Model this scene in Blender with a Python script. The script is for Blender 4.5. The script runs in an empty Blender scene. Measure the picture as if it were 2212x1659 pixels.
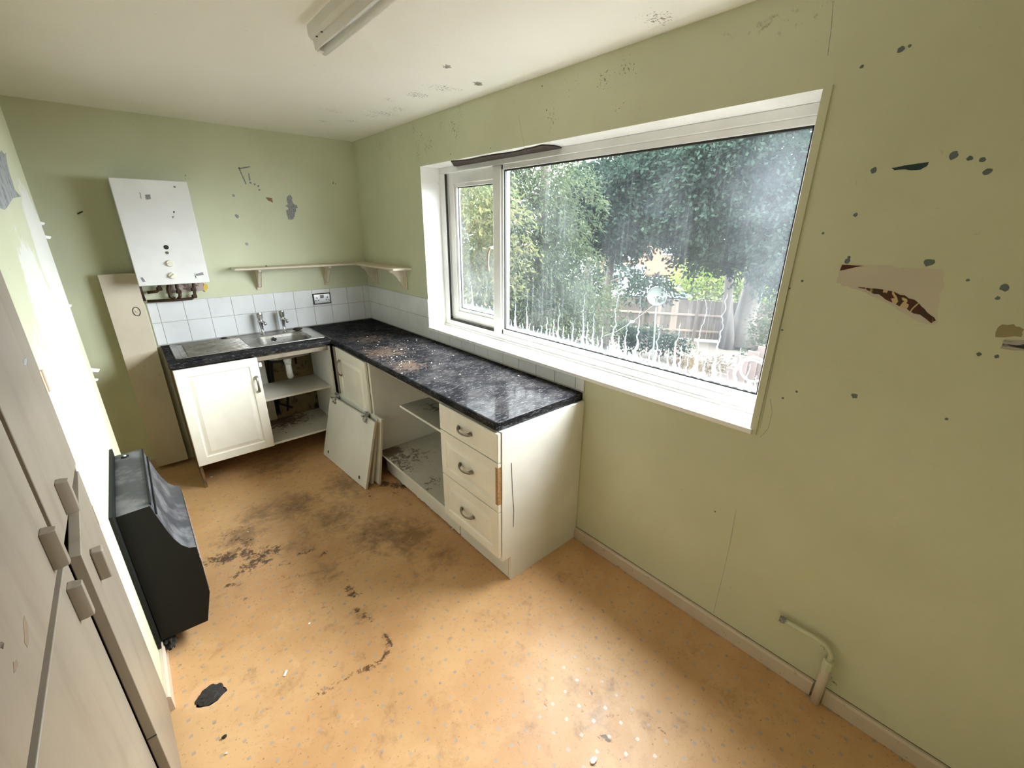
import bpy, bmesh, math, random
import numpy as np
from mathutils import Vector, Matrix, noise as mnoise
random.seed(7); RNG = np.random.default_rng(7)
D = bpy.data; SC = bpy.context.scene; COL = SC.collection
pi = math.pi

# ------------------------------------------------------------------ camera
CAM = np.array([-1.694, -3.9699, 1.7421]); F = 924.98
_p, _y, _r = math.radians(-19.9406), math.radians(-41.4398), math.radians(.3262)
FWD = np.array([math.sin(-_y)*math.cos(_p), math.cos(-_y)*math.cos(_p), math.sin(_p)])
_rt = np.array([math.cos(_y), math.sin(_y), 0.]); _up = np.cross(_rt, FWD)
RT = _rt*math.cos(_r)+_up*math.sin(_r); UP = -_rt*math.sin(_r)+_up*math.cos(_r)
cd = D.cameras.new('camera'); cam = D.objects.new('camera', cd); COL.objects.link(cam)
cd.sensor_fit = 'HORIZONTAL'; cd.sensor_width = 36; cd.lens = 36*F/2212; cd.clip_start = .02; cd.clip_end = 300
cam.matrix_world = Matrix(((RT[0], UP[0], -FWD[0], CAM[0]), (RT[1], UP[1], -FWD[1], CAM[1]), (RT[2], UP[2], -FWD[2], CAM[2]), (0, 0, 0, 1)))
SC.camera = cam
def on(u, v, ax, val):                       # the point of a real plane that was measured at this spot of the photograph
    d = FWD+RT*(u-1106)/F-UP*(v-829.5)/F; i = 'xyz'.index(ax)
    return CAM+d*((val-CAM[i])/d[i])
def far(u, v, dist):
    d = FWD+RT*(u-1106)/F-UP*(v-829.5)/F
    return CAM+d*(dist/math.hypot(d[0], d[1]))

# ------------------------------------------------------------------ light
w = D.worlds.new('overcast_sky'); SC.world = w; w.use_nodes = True
nt = w.node_tree; nt.nodes.clear()
wo = nt.nodes.new('ShaderNodeOutputWorld'); bg = nt.nodes.new('ShaderNodeBackground')
tc = nt.nodes.new('ShaderNodeTexCoord'); sx = nt.nodes.new('ShaderNodeSeparateXYZ'); cr = nt.nodes.new('ShaderNodeValToRGB')
nt.links.new(tc.outputs['Generated'], sx.inputs[0]); nt.links.new(sx.outputs['Z'], cr.inputs[0])
cr.color_ramp.elements[0].position = 0.0; cr.color_ramp.elements[0].color = (.36, .39, .43, 1)
cr.color_ramp.elements[1].position = .95; cr.color_ramp.elements[1].color = (1, 1, 1, 1)
nt.links.new(cr.outputs[0], bg.inputs[0]); bg.inputs[1].default_value = 13.0
nt.links.new(bg.outputs[0], wo.inputs[0])
pl = D.lights.new('window_portal', 'AREA'); pl.shape = 'RECTANGLE'; pl.size = 2.4; pl.size_y = 1.14
pl.cycles.is_portal = True
po = D.objects.new('window_portal', pl); COL.objects.link(po)
po.location = (.34, -2.267, 1.58); po.rotation_euler = (0, math.radians(90), 0)
po.rotation_euler = Matrix(((0, 0, 1), (1, 0, 0), (0, 1, 0))).to_euler()
SC.view_settings.view_transform = 'Standard'; SC.view_settings.look = 'None'
SC.view_settings.exposure = 2.2; SC.view_settings.gamma = 1; SC.view_settings.use_curve_mapping = False
SC.cycles.max_bounces = 10; SC.cycles.diffuse_bounces = 5; SC.cycles.adaptive_threshold = .015; SC.cycles.glossy_bounces = 3
SC.cycles.transparent_max_bounces = 16; SC.cycles.caustics_reflective = False; SC.cycles.caustics_refractive = False
SC.cycles.sample_clamp_indirect = 8

# ------------------------------------------------------------------ materials
class NB:
    def __init__(s, name):
        s.m = D.materials.new(name); s.m.use_nodes = True; s.t = s.m.node_tree; s.t.nodes.clear()
        s.out = s.n('ShaderNodeOutputMaterial'); s._pos = None
    def n(s, typ, **kw):
        x = s.t.nodes.new(typ)
        for k, v in kw.items(): setattr(x, k, v)
        return x
    def l(s, a, b): s.t.links.new(a, b)
    def pos(s):
        if s._pos is None: s._pos = s.n('ShaderNodeNewGeometry').outputs['Position']
        return s._pos
    def setin(s, sock, v):
        if hasattr(v, 'node'): s.l(v, sock)
        elif isinstance(v, (tuple, list)) and sock.type == 'RGBA': sock.default_value = (*v[:3], 1)
        else: sock.default_value = v
    def math(s, op, a, b=0., c=0., clamp=False):
        x = s.n('ShaderNodeMath', operation=op, use_clamp=clamp)
        for i, v in enumerate((a, b, c)): s.setin(x.inputs[i], v)
        return x.outputs[0]
    def noise(s, scale=5, detail=4, rough=.6, vec=None, stretch=None, dist=0.):
        x = s.n('ShaderNodeTexNoise'); v = vec or s.pos()
        if stretch:
            mp = s.n('ShaderNodeMapping'); mp.inputs['Scale'].default_value = stretch; s.l(v, mp.inputs[0]); v = mp.outputs[0]
        s.l(v, x.inputs['Vector']); x.inputs['Scale'].default_value = scale; x.inputs['Detail'].default_value = detail
        x.inputs['Roughness'].default_value = rough; x.inputs['Distortion'].default_value = dist
        return x.outputs['Fac']
    def step(s, v, lo, hi):                  # 0 below lo, 1 above hi
        x = s.n('ShaderNodeMapRange', interpolation_type='SMOOTHSTEP'); s.setin(x.inputs[0], v)
        x.inputs[1].default_value = lo; x.inputs[2].default_value = hi; return x.outputs[0]
    def mix(s, f, a, b):
        x = s.n('ShaderNodeMix', data_type='RGBA'); s.setin(x.inputs[0], f); s.setin(x.inputs[6], a); s.setin(x.inputs[7], b); return x.outputs[2]
    def attr(s, name='wear'):
        a = s.n('ShaderNodeAttribute', attribute_name=name); q = s.n('ShaderNodeSeparateColor'); s.l(a.outputs['Color'], q.inputs[0]); return q.outputs
    def bsdf(s, col, rough=.5, metal=0., spec=.5, bump=None, bstr=.1, bdist=.01, **kw):
        b = s.n('ShaderNodeBsdfPrincipled'); s.setin(b.inputs['Base Color'], col); s.setin(b.inputs['Roughness'], rough)
        s.setin(b.inputs['Metallic'], metal); s.setin(b.inputs['Specular IOR Level'], spec)
        if bump is not None:
            bn = s.n('ShaderNodeBump'); bn.inputs['Strength'].default_value = bstr; bn.inputs['Distance'].default_value = bdist
            s.l(bump, bn.inputs['Height']); s.l(bn.outputs[0], b.inputs['Normal'])
        for k, v in kw.items(): s.setin(b.inputs[k], v)
        return b
    def done(s, b): s.l(b.outputs[0] if hasattr(b, 'outputs') else b, s.out.inputs['Surface']); return s.m

def simple(name, col, rough=.5, metal=0., dirt=None, dscale=12, dlo=.55, dhi=.75, damt=.6, grain=60, bstr=.05, spec=.5, stretch=None, var=.06):
    b = NB(name); c = b.mix(b.step(b.noise(3, 3), .3, .7), tuple(x*(1-var) for x in col), tuple(min(1, x*(1+var)) for x in col))
    if dirt: c = b.mix(b.math('MULTIPLY', b.step(b.noise(dscale, 6, .65, stretch=stretch), dlo, dhi), damt), c, dirt)
    return b.done(b.bsdf(c, rough, metal, spec, bump=b.noise(grain, 3), bstr=bstr, bdist=.003))

M = {}
def paint_wall(name, col, light, marks=(.09, .08, .05), white=(.74, .73, .68)):
    b = NB(name); W = b.attr()
    c = b.mix(b.step(b.noise(1.6, 4, .55), .3, .72), col, light)
    fine = b.noise(160, 3, .7)
    c = b.mix(b.math('MULTIPLY', b.step(b.noise(28, 5, .7), .66, .74), .30), c, (.23, .22, .12))
    spk = b.math('ADD', b.noise(85, 3, .8), b.math('MULTIPLY', W[0], .54))
    c = b.mix(b.math('MULTIPLY', b.step(spk, .80, .88), .85), c, marks)
    brn = b.math('ADD', b.noise(24, 5, .7), b.math('MULTIPLY', W[1], .6))
    c = b.mix(b.math('MULTIPLY', b.step(brn, .80, 1.0), .75), c, (.16, .13, .07))
    wh = b.math('ADD', b.math('MULTIPLY', b.noise(18, 5, .65), .5), W[2])
    c = b.mix(b.step(wh, .68, .78), c, white)
    return b.done(b.bsdf(c, .62, 0, .35, bump=b.math('ADD', fine, b.math('MULTIPLY', b.noise(14, 4), 3.)), bstr=.10, bdist=.004))
M['green'] = paint_wall('pale_green_wall_paint', (.585, .60, .425), (.65, .665, .485))
M['ceil'] = paint_wall('off_white_ceiling_paint', (.90, .875, .79), (.93, .905, .83), marks=(.12, .10, .07))
M['reveal'] = simple('white_reveal_paint', (.86, .85, .82), .5, dirt=(.45, .40, .30), dscale=30, dlo=.62, dhi=.72, damt=.35)
M['upvc'] = simple('white_window_plastic', (.84, .84, .83), .3, dirt=(.35, .32, .25), dscale=45, dlo=.66, dhi=.74, damt=.5, bstr=.01)
M['gasket'] = simple('black_rubber_gasket', (.015, .015, .015), .5)
M['sillw'] = simple('white_sill_board', (.88, .87, .85), .35, dirt=(.42, .33, .20), dscale=22, dlo=.62, dhi=.76, damt=.5, bstr=.02)
M['tile'] = simple('white_glazed_tile', (.76, .77, .79), .16, dirt=(.55, .52, .46), dscale=7, dlo=.6, dhi=.8, damt=.25, bstr=.01, grain=8)
M['grout'] = simple('grey_grout', (.42, .41, .38), .9)
M['skirt'] = simple('cream_gloss_skirting', (.62, .52, .42), .4, dirt=(.16, .12, .08), dscale=40, dlo=.62, dhi=.72, damt=.8)
M['cream'] = simple('cream_gloss_door_paint', (.245, .207, .16), .40, dirt=(.17, .135, .10), dscale=4, dlo=.48, dhi=.72, damt=.5, stretch=(3, 3, .35))
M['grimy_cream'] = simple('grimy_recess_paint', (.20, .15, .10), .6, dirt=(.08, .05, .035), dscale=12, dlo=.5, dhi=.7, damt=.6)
M['beige'] = simple('beige_board_paint', (.66, .58, .46), .55, dirt=(.36, .26, .15), dscale=14, dlo=.62, dhi=.75, damt=.4)
M['cab'] = simple('cream_foil_door', (.86, .83, .75), .30, dirt=(.40, .32, .22), dscale=30, dlo=.68, dhi=.76, damt=.5, bstr=.02)
M['cabw'] = simple('white_melamine_board', (.78, .77, .72), .35, dirt=(.30, .24, .16), dscale=40, dlo=.68, dhi=.78, damt=.5, bstr=.02)
M['inner'] = simple('dirty_grey_melamine', (.60, .57, .50), .45, dirt=(.20, .14, .08), dscale=16, dlo=.6, dhi=.75, damt=.5)
M['chip'] = simple('bare_chipboard', (.42, .24, .10), .9, dirt=(.2, .1, .04), dscale=120, dlo=.45, dhi=.6, damt=.6)
M['damp'] = simple('damp_brown_board', (.20, .11, .05), .8, dirt=(.05, .03, .02), dscale=14, dlo=.45, dhi=.6, damt=.8)
M['brickwall'] = simple('bare_dirty_plaster', (.30, .24, .13), .9, dirt=(.03, .02, .02), dscale=9, dlo=.52, dhi=.66, damt=.9)
M['black'] = simple('black_satin_metal', (.008, .009, .008), .55, dirt=(.05, .05, .045), dscale=20, dlo=.66, dhi=.8, damt=.5, bstr=.02, spec=.2)
M['dusty'] = simple('dusty_black_panel', (.035, .036, .042), .5, dirt=(.17, .17, .18), dscale=9, dlo=.42, dhi=.68, damt=.75)
M['pipe_dark'] = simple('tarnished_copper', (.055, .028, .016), .5, metal=.5, dirt=(.12, .07, .04), dscale=40, damt=.5)
M['pewter'] = simple('pewter_handle', (.30, .28, .25), .38, metal=.9)
M['chrome'] = simple('dull_chrome', (.55, .55, .56), .2, metal=1, dirt=(.12, .12, .12), dscale=60, damt=.4)
M['boiler'] = simple('white_enamel_casing', (.80, .79, .78), .32, dirt=(.42, .38, .36), dscale=9, dlo=.6, dhi=.78, damt=.3, bstr=.01)
M['knob'] = simple('cream_plastic', (.80, .76, .66), .4)
M['white_pl'] = simple('white_plastic_pipe', (.82, .82, .80), .4)
M['grime'] = simple('black_grime', (.02, .018, .015), .7)
M['smudge'] = simple('grey_adhesive_smudge', (.22, .22, .23), .7, dirt=(.6, .6, .6), dscale=120, dlo=.5, dhi=.6, damt=.5)
M['bluegrey'] = simple('blue_grey_chip', (.13, .17, .17), .7)
M['paleplaster'] = simple('torn_backing_paper', (.66, .58, .50), .85)
M['grypatch'] = simple('grey_bare_plaster', (.35, .36, .36), .85, dirt=(.12, .16, .2), dscale=25, dlo=.5, dhi=.65, damt=.7)
M['whitepaper'] = simple('white_paper', (.9, .9, .9), .7)
M['lamp_body'] = simple('aged_white_batten', (.78, .76, .70), .4)
M['dark_brown'] = simple('dark_rough_brown', (.035, .022, .016), .9, dirt=(.16, .12, .085), dscale=45, dlo=.56, dhi=.66, damt=.8, grain=40, bstr=.6)
M['trapbrown'] = simple('brown_sponge', (.04, .02, .012), .9)
M['yellow'] = simple('yellow_sealant', (.75, .50, .08), .7)
M['brass'] = simple('painted_hinge', (.66, .56, .44), .4)
M['galv'] = simple('galvanised_plate', (.45, .36, .33), .5, metal=.3, dirt=(.10, .06, .04), dscale=25, dlo=.5, dhi=.6, damt=.8)

# ceramic floor vinyl with a square lattice of small diamonds
b = NB('worn_tan_vinyl'); W = b.attr(); P = b.pos(); q = b.n('ShaderNodeSeparateXYZ'); b.l(P, q.inputs[0])
def cell(ax, off, per=.0716, half=.0062):
    t = b.math('PINGPONG', b.math('SUBTRACT', q.outputs[ax], off), per/2)
    return b.math('LESS_THAN', t, half)
dia = b.math('MULTIPLY', cell('X', -.7400), cell('Y', -3.1505))
base = b.mix(b.step(b.noise(1.3, 5, .6), .3, .7), (.53, .29, .125), (.67, .42, .21))
base = b.mix(b.math('MULTIPLY', b.step(b.noise(7, 6, .7), .5, .72), .3), base, (.52, .30, .15))
base = b.mix(b.math('MULTIPLY', dia, .72), base, (.36, .33, .29))
base = b.mix(b.math('MULTIPLY', b.step(b.noise(17, 7, .75, dist=.5), .54, .74), .42), base, (.27, .15, .07))
base = b.mix(b.math('MULTIPLY', b.step(b.noise(4, 6, .7, dist=.8), .56, .60), .16), base, (.74, .47, .26))
spk = b.step(b.noise(62, 3, .8), .61, .69)
base = b.mix(b.math('MULTIPLY', spk, .62), base, (.14, .08, .05))
d1 = b.math('ADD', b.math('MULTIPLY', b.noise(16, 8, .72, dist=.4), .9), b.math('MULTIPLY', W[1], .55))
base = b.mix(b.math('MULTIPLY', b.step(d1, .58, .98), .80), base, (.19, .105, .05))
d0 = b.math('ADD', b.math('MULTIPLY', b.noise(42, 7, .75, dist=.6), .9), b.math('MULTIPLY', W[0], .52))
dk = b.step(d0, .67, .78)
base = b.mix(b.math('MULTIPLY', dk, .88), base, b.mix(b.step(b.noise(30, 3), .4, .6), (.018, .012, .009), (.085, .030, .012)))
lt = b.math('ADD', b.math('MULTIPLY', b.noise(20, 5, .7), .5), W[2])
base = b.mix(b.math('MULTIPLY', b.step(lt, .7, .8), .5), base, (.74, .46, .26))
rg = b.math('ADD', b.math('MULTIPLY', b.noise(9, 5), .25), .30)
rg = b.math('SUBTRACT', rg, b.math('MULTIPLY', dia, .14))
M['floor'] = b.done(b.bsdf(base, rg, 0, .45, bump=b.math('SUBTRACT', b.noise(120, 4), b.math('MULTIPLY', dk, 2.)), bstr=.12, bdist=.002))

# black speckled laminate worktop
b = NB('black_speckled_laminate')
c = b.mix(b.step(b.noise(9, 5), .4, .7), (.012, .012, .014), (.035, .033, .034))
c = b.mix(b.math('MULTIPLY', b.step(b.noise(70, 4, .8, stretch=(.35, 1.2, 1)), .55, .64), .42), c, (.16, .16, .17))
c = b.mix(b.math('MULTIPLY', b.step(b.noise(130, 3, .8, stretch=(.3, 1, 1)), .63, .68), .6), c, (.36, .35, .33))
g = b.attr()
c = b.mix(b.math('MULTIPLY', b.step(b.math('ADD', b.noise(30, 7, .7), b.math('MULTIPLY', g[1], .3)), .66, .80), .6), c, (.13, .09, .065))
c = b.mix(b.math('MULTIPLY', b.step(b.math('ADD', b.noise(110, 3, .8), b.math('MULTIPLY', g[2], .18)), .76, .80), .8), c, (.62, .58, .50))
rr = b.math('ADD', b.math('MULTIPLY', b.step(b.noise(8, 6, .65), .40, .68), .22), b.math('ADD', b.math('MULTIPLY', g[1], .28), .11))
wd = b.bsdf(c, .5, 0, 0., bump=b.noise(90, 3), bstr=.02, bdist=.001); wg = b.n('ShaderNodeBsdfGlossy'); b.l(b.math('MULTIPLY', rr, .6), wg.inputs['Roughness'])
wm = b.n('ShaderNodeMixShader'); b.l(b.math('ADD', b.math('MULTIPLY', b.step(b.noise(45, 5, .7, stretch=(.4, 1, 1)), .42, .6), -.008), .019), wm.inputs[0]); b.l(wd.outputs[0], wm.inputs[1]); b.l(wg.outputs[0], wm.inputs[2])
M['worktop'] = b.done(wm)

# stainless sink
b = NB('stained_stainless_steel')
c = b.mix(b.step(b.noise(10, 6, .7), .42, .62), (.40, .39, .37), (.30, .28, .25))
c = b.mix(b.math('MULTIPLY', b.step(b.noise(50, 4, .7), .62, .72), .7), c, (.14, .09, .06))
M['steel'] = b.done(b.bsdf(c, b.math('ADD', b.math('MULTIPLY', b.noise(10, 5), .3), .22), .85, .5, bump=b.noise(200, 2, stretch=(1, .1, 1)), bstr=.03, bdist=.001))

# chipped plinth and dirty shelf boards
b = NB('littered_shelf_board')
c = b.mix(b.step(b.noise(4, 4), .35, .7), (.50, .47, .39), (.58, .55, .47)); g = b.attr()
c = b.mix(b.math('MULTIPLY', b.step(b.math('ADD', b.noise(26, 8, .75, dist=.5), b.math('MULTIPLY', g[0], .35)), .60, .70), .85), c, (.10, .055, .03))
c = b.mix(b.math('MULTIPLY', b.step(b.noise(60, 6, .8, stretch=(1, .4, 1)), .63, .70), .6), c, (.25, .22, .12))
M['litter'] = b.done(b.bsdf(c, .6, bump=b.noise(60, 4), bstr=.15, bdist=.003))

# dirty glass: clear pane, with lime streaks and haze lying on it
def glass(name, zb, yr, dens, haze):
    b = NB(name); P = b.pos(); q = b.n('ShaderNodeSeparateXYZ'); b.l(P, q.inputs[0])
    y, z = q.outputs['Y'], q.outputs['Z']
    h = b.math('SUBTRACT', z, zb)
    wob = b.math('MULTIPLY', b.math('SUBTRACT', b.noise(7, 3, .6, stretch=(1, 1.2, 2.6)), .5), .055)
    yy = b.math('MULTIPLY', b.math('ADD', y, wob), dens)
    fl = b.math('FLOOR', yy); fr = b.math('SUBTRACT', b.math('SUBTRACT', yy, fl), .5)
    wn = b.n('ShaderNodeTexWhiteNoise', noise_dimensions='1D'); b.l(fl, wn.inputs['W'])
    wn2 = b.n('ShaderNodeTexWhiteNoise', noise_dimensions='1D'); b.l(b.math('ADD', fl, 37.3), wn2.inputs['W'])
    hgt = b.math('ADD', b.math('MULTIPLY', b.math('POWER', wn.outputs['Value'], 1.9), .36), .05)
    fr = b.math('ABSOLUTE', b.math('ADD', fr, b.math('MULTIPLY', b.math('SUBTRACT', wn2.outputs['Value'], .5), .5)))
    rel = b.math('DIVIDE', h, hgt)                        # 0 at the foot of a streak, 1 at its top
    wid = b.math('ADD', b.math('MULTIPLY', b.math('POWER', b.math('SUBTRACT', 1., rel, clamp=True), 4.), .42), .055)
    st = b.math('MULTIPLY', b.step(b.math('SUBTRACT', wid, fr), 0, .05), b.step(b.math('SUBTRACT', 1., rel), 0, .05))
    st = b.math('MULTIPLY', st, b.math('ADD', b.math('MULTIPLY', b.step(h, .22, 0.), .65), .20))
    foot = b.math('MULTIPLY', b.step(h, .045, -.02), b.step(b.noise(30, 5, .7), .25, .75))
    ver = b.math('MULTIPLY', b.step(b.noise(60, 4, .7, stretch=(1, 1, .035)), .50, .80), .07)
    cloud = b.step(b.noise(2.3, 4, .6), .38, .85)
    side = b.step(b.math('SUBTRACT', b.math('MULTIPLY', y, -1.), yr), -.34, .12)
    side = b.math('MULTIPLY', side, b.step(b.noise(3.0, 4, .6), .2, .8))
    dots = b.math('MULTIPLY', b.step(b.noise(170, 2, .7), .70, .76), .12)
    fog = b.math('ADD', b.math('MULTIPLY', cloud, haze), b.math('ADD', b.math('MULTIPLY', b.math('MULTIPLY', side, b.step(z, 1.1, 1.75)), .12), .009))
    a = b.math('MAXIMUM', st, b.math('MULTIPLY', foot, .95))
    a = b.math('MAXIMUM', a, b.math('MAXIMUM', dots, b.math('MULTIPLY', ver, b.math('ADD', cloud, .3))))
    a = b.math('ADD', a, fog, clamp=True)
    a = b.math('MINIMUM', a, .93)
    tr = b.n('ShaderNodeBsdfTransparent'); tr.inputs[0].default_value = (.96, .98, .97, 1)
    gl = b.n('ShaderNodeBsdfGlossy'); gl.inputs['Roughness'].default_value = .02
    ge = b.n('ShaderNodeNewGeometry'); dp = b.n('ShaderNodeVectorMath', operation='DOT_PRODUCT'); b.l(ge.outputs['Normal'], dp.inputs[0]); b.l(ge.outputs['Incoming'], dp.inputs[1])
    fz = b.math('ADD', b.math('MULTIPLY', b.math('POWER', b.math('SUBTRACT', 1., b.math('ABSOLUTE', dp.outputs['Value']), clamp=True), 5.), .95), .04)
    m1 = b.n('ShaderNodeMixShader'); b.l(fz, m1.inputs[0]); b.l(tr.outputs[0], m1.inputs[1]); b.l(gl.outputs[0], m1.inputs[2])
    tl = b.n('ShaderNodeBsdfTranslucent'); tl.inputs[0].default_value = (.30, .33, .36, 1)
    df = b.n('ShaderNodeBsdfDiffuse'); df.inputs[0].default_value = (.55, .58, .6, 1)
    m2 = b.n('ShaderNodeMixShader'); m2.inputs[0].default_value = .35; b.l(tl.outputs[0], m2.inputs[1]); b.l(df.outputs[0], m2.inputs[2])
    m3 = b.n('ShaderNodeMixShader'); b.l(a, m3.inputs[0]); b.l(m1.outputs[0], m3.inputs[1]); b.l(m2.outputs[0], m3.inputs[2])
    return b.done(m3)
M['glass_big'] = glass('streaked_dirty_glass', 1.098, 3.38, 28., .035)
M['glass_small'] = glass('hazy_dirty_glass', 1.17, 9.9, 15., .07)

def leafmat(name, c1, c2, c3):
    b = NB(name); c = b.mix(b.step(b.noise(1.1, 4), .35, .65), c1, c2); c = b.mix(b.step(b.noise(9, 3), .5, .75), c, c3)
    d = b.n('ShaderNodeBsdfDiffuse'); b.l(c, d.inputs[0]); t = b.n('ShaderNodeBsdfTranslucent'); b.l(c, t.inputs[0])
    m = b.n('ShaderNodeMixShader'); m.inputs[0].default_value = .35; b.l(d.outputs[0], m.inputs[1]); b.l(t.outputs[0], m.inputs[2])
    return b.done(m)
M['leaf_pale'] = leafmat('pale_conifer_foliage', (0.0191, 0.0278, 0.0165), (0.0313, 0.0409, 0.0235), (0.0539, 0.0635, 0.0348))
M['leaf_dark'] = leafmat('dark_evergreen_foliage', (0.0078, 0.0148, 0.0122), (0.0148, 0.0244, 0.0183), (0.0296, 0.0418, 0.0296))
M['leaf_yel'] = leafmat('yellowing_conifer_foliage', (0.0653, 0.0696, 0.0305), (0.0478, 0.0609, 0.0296), (0.1131, 0.0957, 0.0435))
M['leaf_lime'] = leafmat('bright_lime_foliage', (0.0740, 0.1087, 0.0261), (0.1044, 0.1348, 0.0348), (0.0522, 0.0870, 0.0261))
M['leaf_brown'] = leafmat('dry_brown_scrub', (.05, .038, .026), (.07, .052, .035), (.10, .08, .055))
M['bark'] = simple('grey_brown_bark', (.028, .022, .018), .9, dirt=(.06, .05, .042), dscale=3, stretch=(2, 2, .3), bstr=.5, grain=12)
M['ground'] = simple('dry_leaf_litter_ground', (.016, .012, .0085), .95, dirt=(.010, .011, .007), dscale=1.2, dlo=.5, dhi=.65, damt=.7)
M['fence'] = simple('weathered_brown_fence', (.028, .018, .014), .85, dirt=(.045, .032, .026), dscale=2.5, dlo=.5, dhi=.7, damt=.6)
M['fencel'] = simple('faded_tan_board', (.10, .07, .055), .85)
M['brick'] = simple('orange_brick_wall', (.065, .036, .02), .85, var=.12)
M['rooft'] = simple('grey_roof_tile', (.10, .08, .07), .85)
M['winw'] = simple('white_far_window', (.22, .22, .22), .4)
M['winpane'] = simple('far_window_pane', (.09, .11, .12), .1)
M['shed'] = simple('pale_blue_roof_sheet', (.09, .12, .14), .6)
M['dark_shed'] = simple('dark_shed_wall', (.02, .02, .02), .8)
M['dish'] = simple('pale_mottled_dish', (.055, .065, .06), .6, dirt=(.03, .04, .032), dscale=3, dlo=.45, dhi=.6, damt=.5)
M['pink'] = simple('pinkish_panel', (.06, .045, .042), .8)

# ------------------------------------------------------------------ mesh helpers
OFF = {}
def mesh(name, V, Fc, m, smooth=False, loc=(0, 0, 0)):
    V = np.asarray(V, float)-np.asarray(loc, float); used = sorted({i for f in Fc for i in f})
    if len(used) < len(V): mp_ = {a: k for k, a in enumerate(used)}; V = V[used]; Fc = [tuple(mp_[i] for i in f) for f in Fc]
    me = D.meshes.new(name); me.from_pydata([tuple(v) for v in V], [], [tuple(f) for f in Fc])
    if m is not None:
        for k in (m if isinstance(m, (list, tuple)) else [m]): me.materials.append(M[k] if isinstance(k, str) else k)
    if smooth: me.polygons.foreach_set('use_smooth', [True]*len(me.polygons))
    me.update(); return me
def link(name, me, parent=None, loc=(0, 0, 0)):
    o = D.objects.new(name, me); COL.objects.link(o); o.location = loc
    if parent is not None: o.parent = parent
    return o
def tag(o, label, cat, group=None, kind=None):
    if label: o['label'] = label
    if cat: o['category'] = cat
    if group: o['group'] = group
    if kind: o['kind'] = kind
    return o
def thing(name, label, cat, loc=(0, 0, 0), group=None):
    o = D.objects.new(name, None); COL.objects.link(o); o.location = loc; OFF[o.name] = np.array(loc, float); o.empty_display_size = .05
    return tag(o, label, cat, group)
def root(name):                                   # an Empty of the setting
    o = D.objects.new(name, None); COL.objects.link(o); OFF[o.name] = np.zeros(3); o['kind'] = 'structure'; return o
def part(name, VF, m, parent=None, smooth=False, bevel=0, label=None, seg=2):
    """VF in world coordinates; the mesh is stored relative to its thing's base"""
    V, Fc = VF; off = OFF[parent.name] if parent is not None else np.zeros(3)
    if parent is None:
        V = np.asarray(V, float); off = np.array([*(V.min(0)+V.max(0))[:2]/2, V[:, 2].min()])
    me = mesh(name, V, Fc, m, smooth, off)
    o = link(name, me, parent, (0, 0, 0) if parent is not None else tuple(off)); OFF[o.name] = off
    if bevel:
        bv = o.modifiers.new('bevel', 'BEVEL'); bv.width = bevel; bv.segments = seg; bv.limit_method = 'ANGLE'; bv.angle_limit = math.radians(40)
        me.polygons.foreach_set('use_smooth', [True]*len(me.polygons)); bv.harden_normals = False
        try: me.set_sharp_from_angle(angle=math.radians(40))
        except Exception: pass
    if label: o['label'] = label
    return o
def one(name, VF, m, label, cat, group=None, kind=None, **kw): return tag(part(name, VF, m, None, **kw), label, cat, group, kind)
def struct(name, VF, m, parent=None, **kw):
    o = part(name, VF, m, parent, **kw)
    if parent is None: o['kind'] = 'structure'
    return o
def box(x0, x1, y0, y1, z0, z1):
    x0, x1 = min(x0, x1), max(x0, x1); y0, y1 = min(y0, y1), max(y0, y1); z0, z1 = min(z0, z1), max(z0, z1)
    V = [(x, y, z) for z in (z0, z1) for y in (y0, y1) for x in (x0, x1)]
    return V, [(0, 2, 3, 1), (4, 5, 7, 6), (0, 1, 5, 4), (2, 6, 7, 3), (0, 4, 6, 2), (1, 3, 7, 5)]
def join(*vfs):
    V, Fc = [], []
    for v, f in vfs:
        k = len(V); V += [tuple(a) for a in v]; Fc += [tuple(i+k for i in g) for g in f]
    return V, Fc
def xf(VF, Mx):
    return [tuple(Mx @ Vector(v)) for v in VF[0]], VF[1]
def tube(pts, r, n=10, caps=True, closed=False):
    pts = [Vector(p) for p in pts]; N = len(pts); rs = r if isinstance(r, (list, tuple)) else [r]*N; V, Fc = [], []
    prev = None
    for i, p in enumerate(pts):
        if closed: t = (pts[(i+1) % N]-pts[i-1]).normalized()
        else: t = (pts[min(i+1, N-1)]-pts[max(i-1, 0)]).normalized()
        a = (prev-t*prev.dot(t)) if prev is not None else t.orthogonal()
        if a.length < 1e-6: a = t.orthogonal()
        a.normalize(); prev = a; c = t.cross(a)
        for k in range(n):
            th = 2*pi*k/n; V.append(tuple(p+(a*math.cos(th)+c*math.sin(th))*rs[i]))
    for i in range(N if closed else N-1):
        j = (i+1) % N
        for k in range(n): Fc.append((i*n+k, i*n+(k+1) % n, j*n+(k+1) % n, j*n+k))
    if caps and not closed: Fc += [tuple(range(n))[::-1], tuple(range((N-1)*n, N*n))]
    return V, Fc
def lathe(prof, c=(0, 0, 0), axis='z', n=20):
    V, Fc = [], []
    for r, h in prof:
        for k in range(n):
            a = 2*pi*k/n; x, y = r*math.cos(a), r*math.sin(a)
            p = {'z': (x, y, h), 'x': (h, x, y), 'y': (y, h, x)}[axis]
            V.append((p[0]+c[0], p[1]+c[1], p[2]+c[2]))
    for i in range(len(prof)-1):
        for k in range(n): Fc.append((i*n+k, i*n+(k+1) % n, (i+1)*n+(k+1) % n, (i+1)*n+k))
    Fc += [tuple(range(n))[::-1], tuple(range((len(prof)-1)*n, len(prof)*n))]
    return V, Fc
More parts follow.
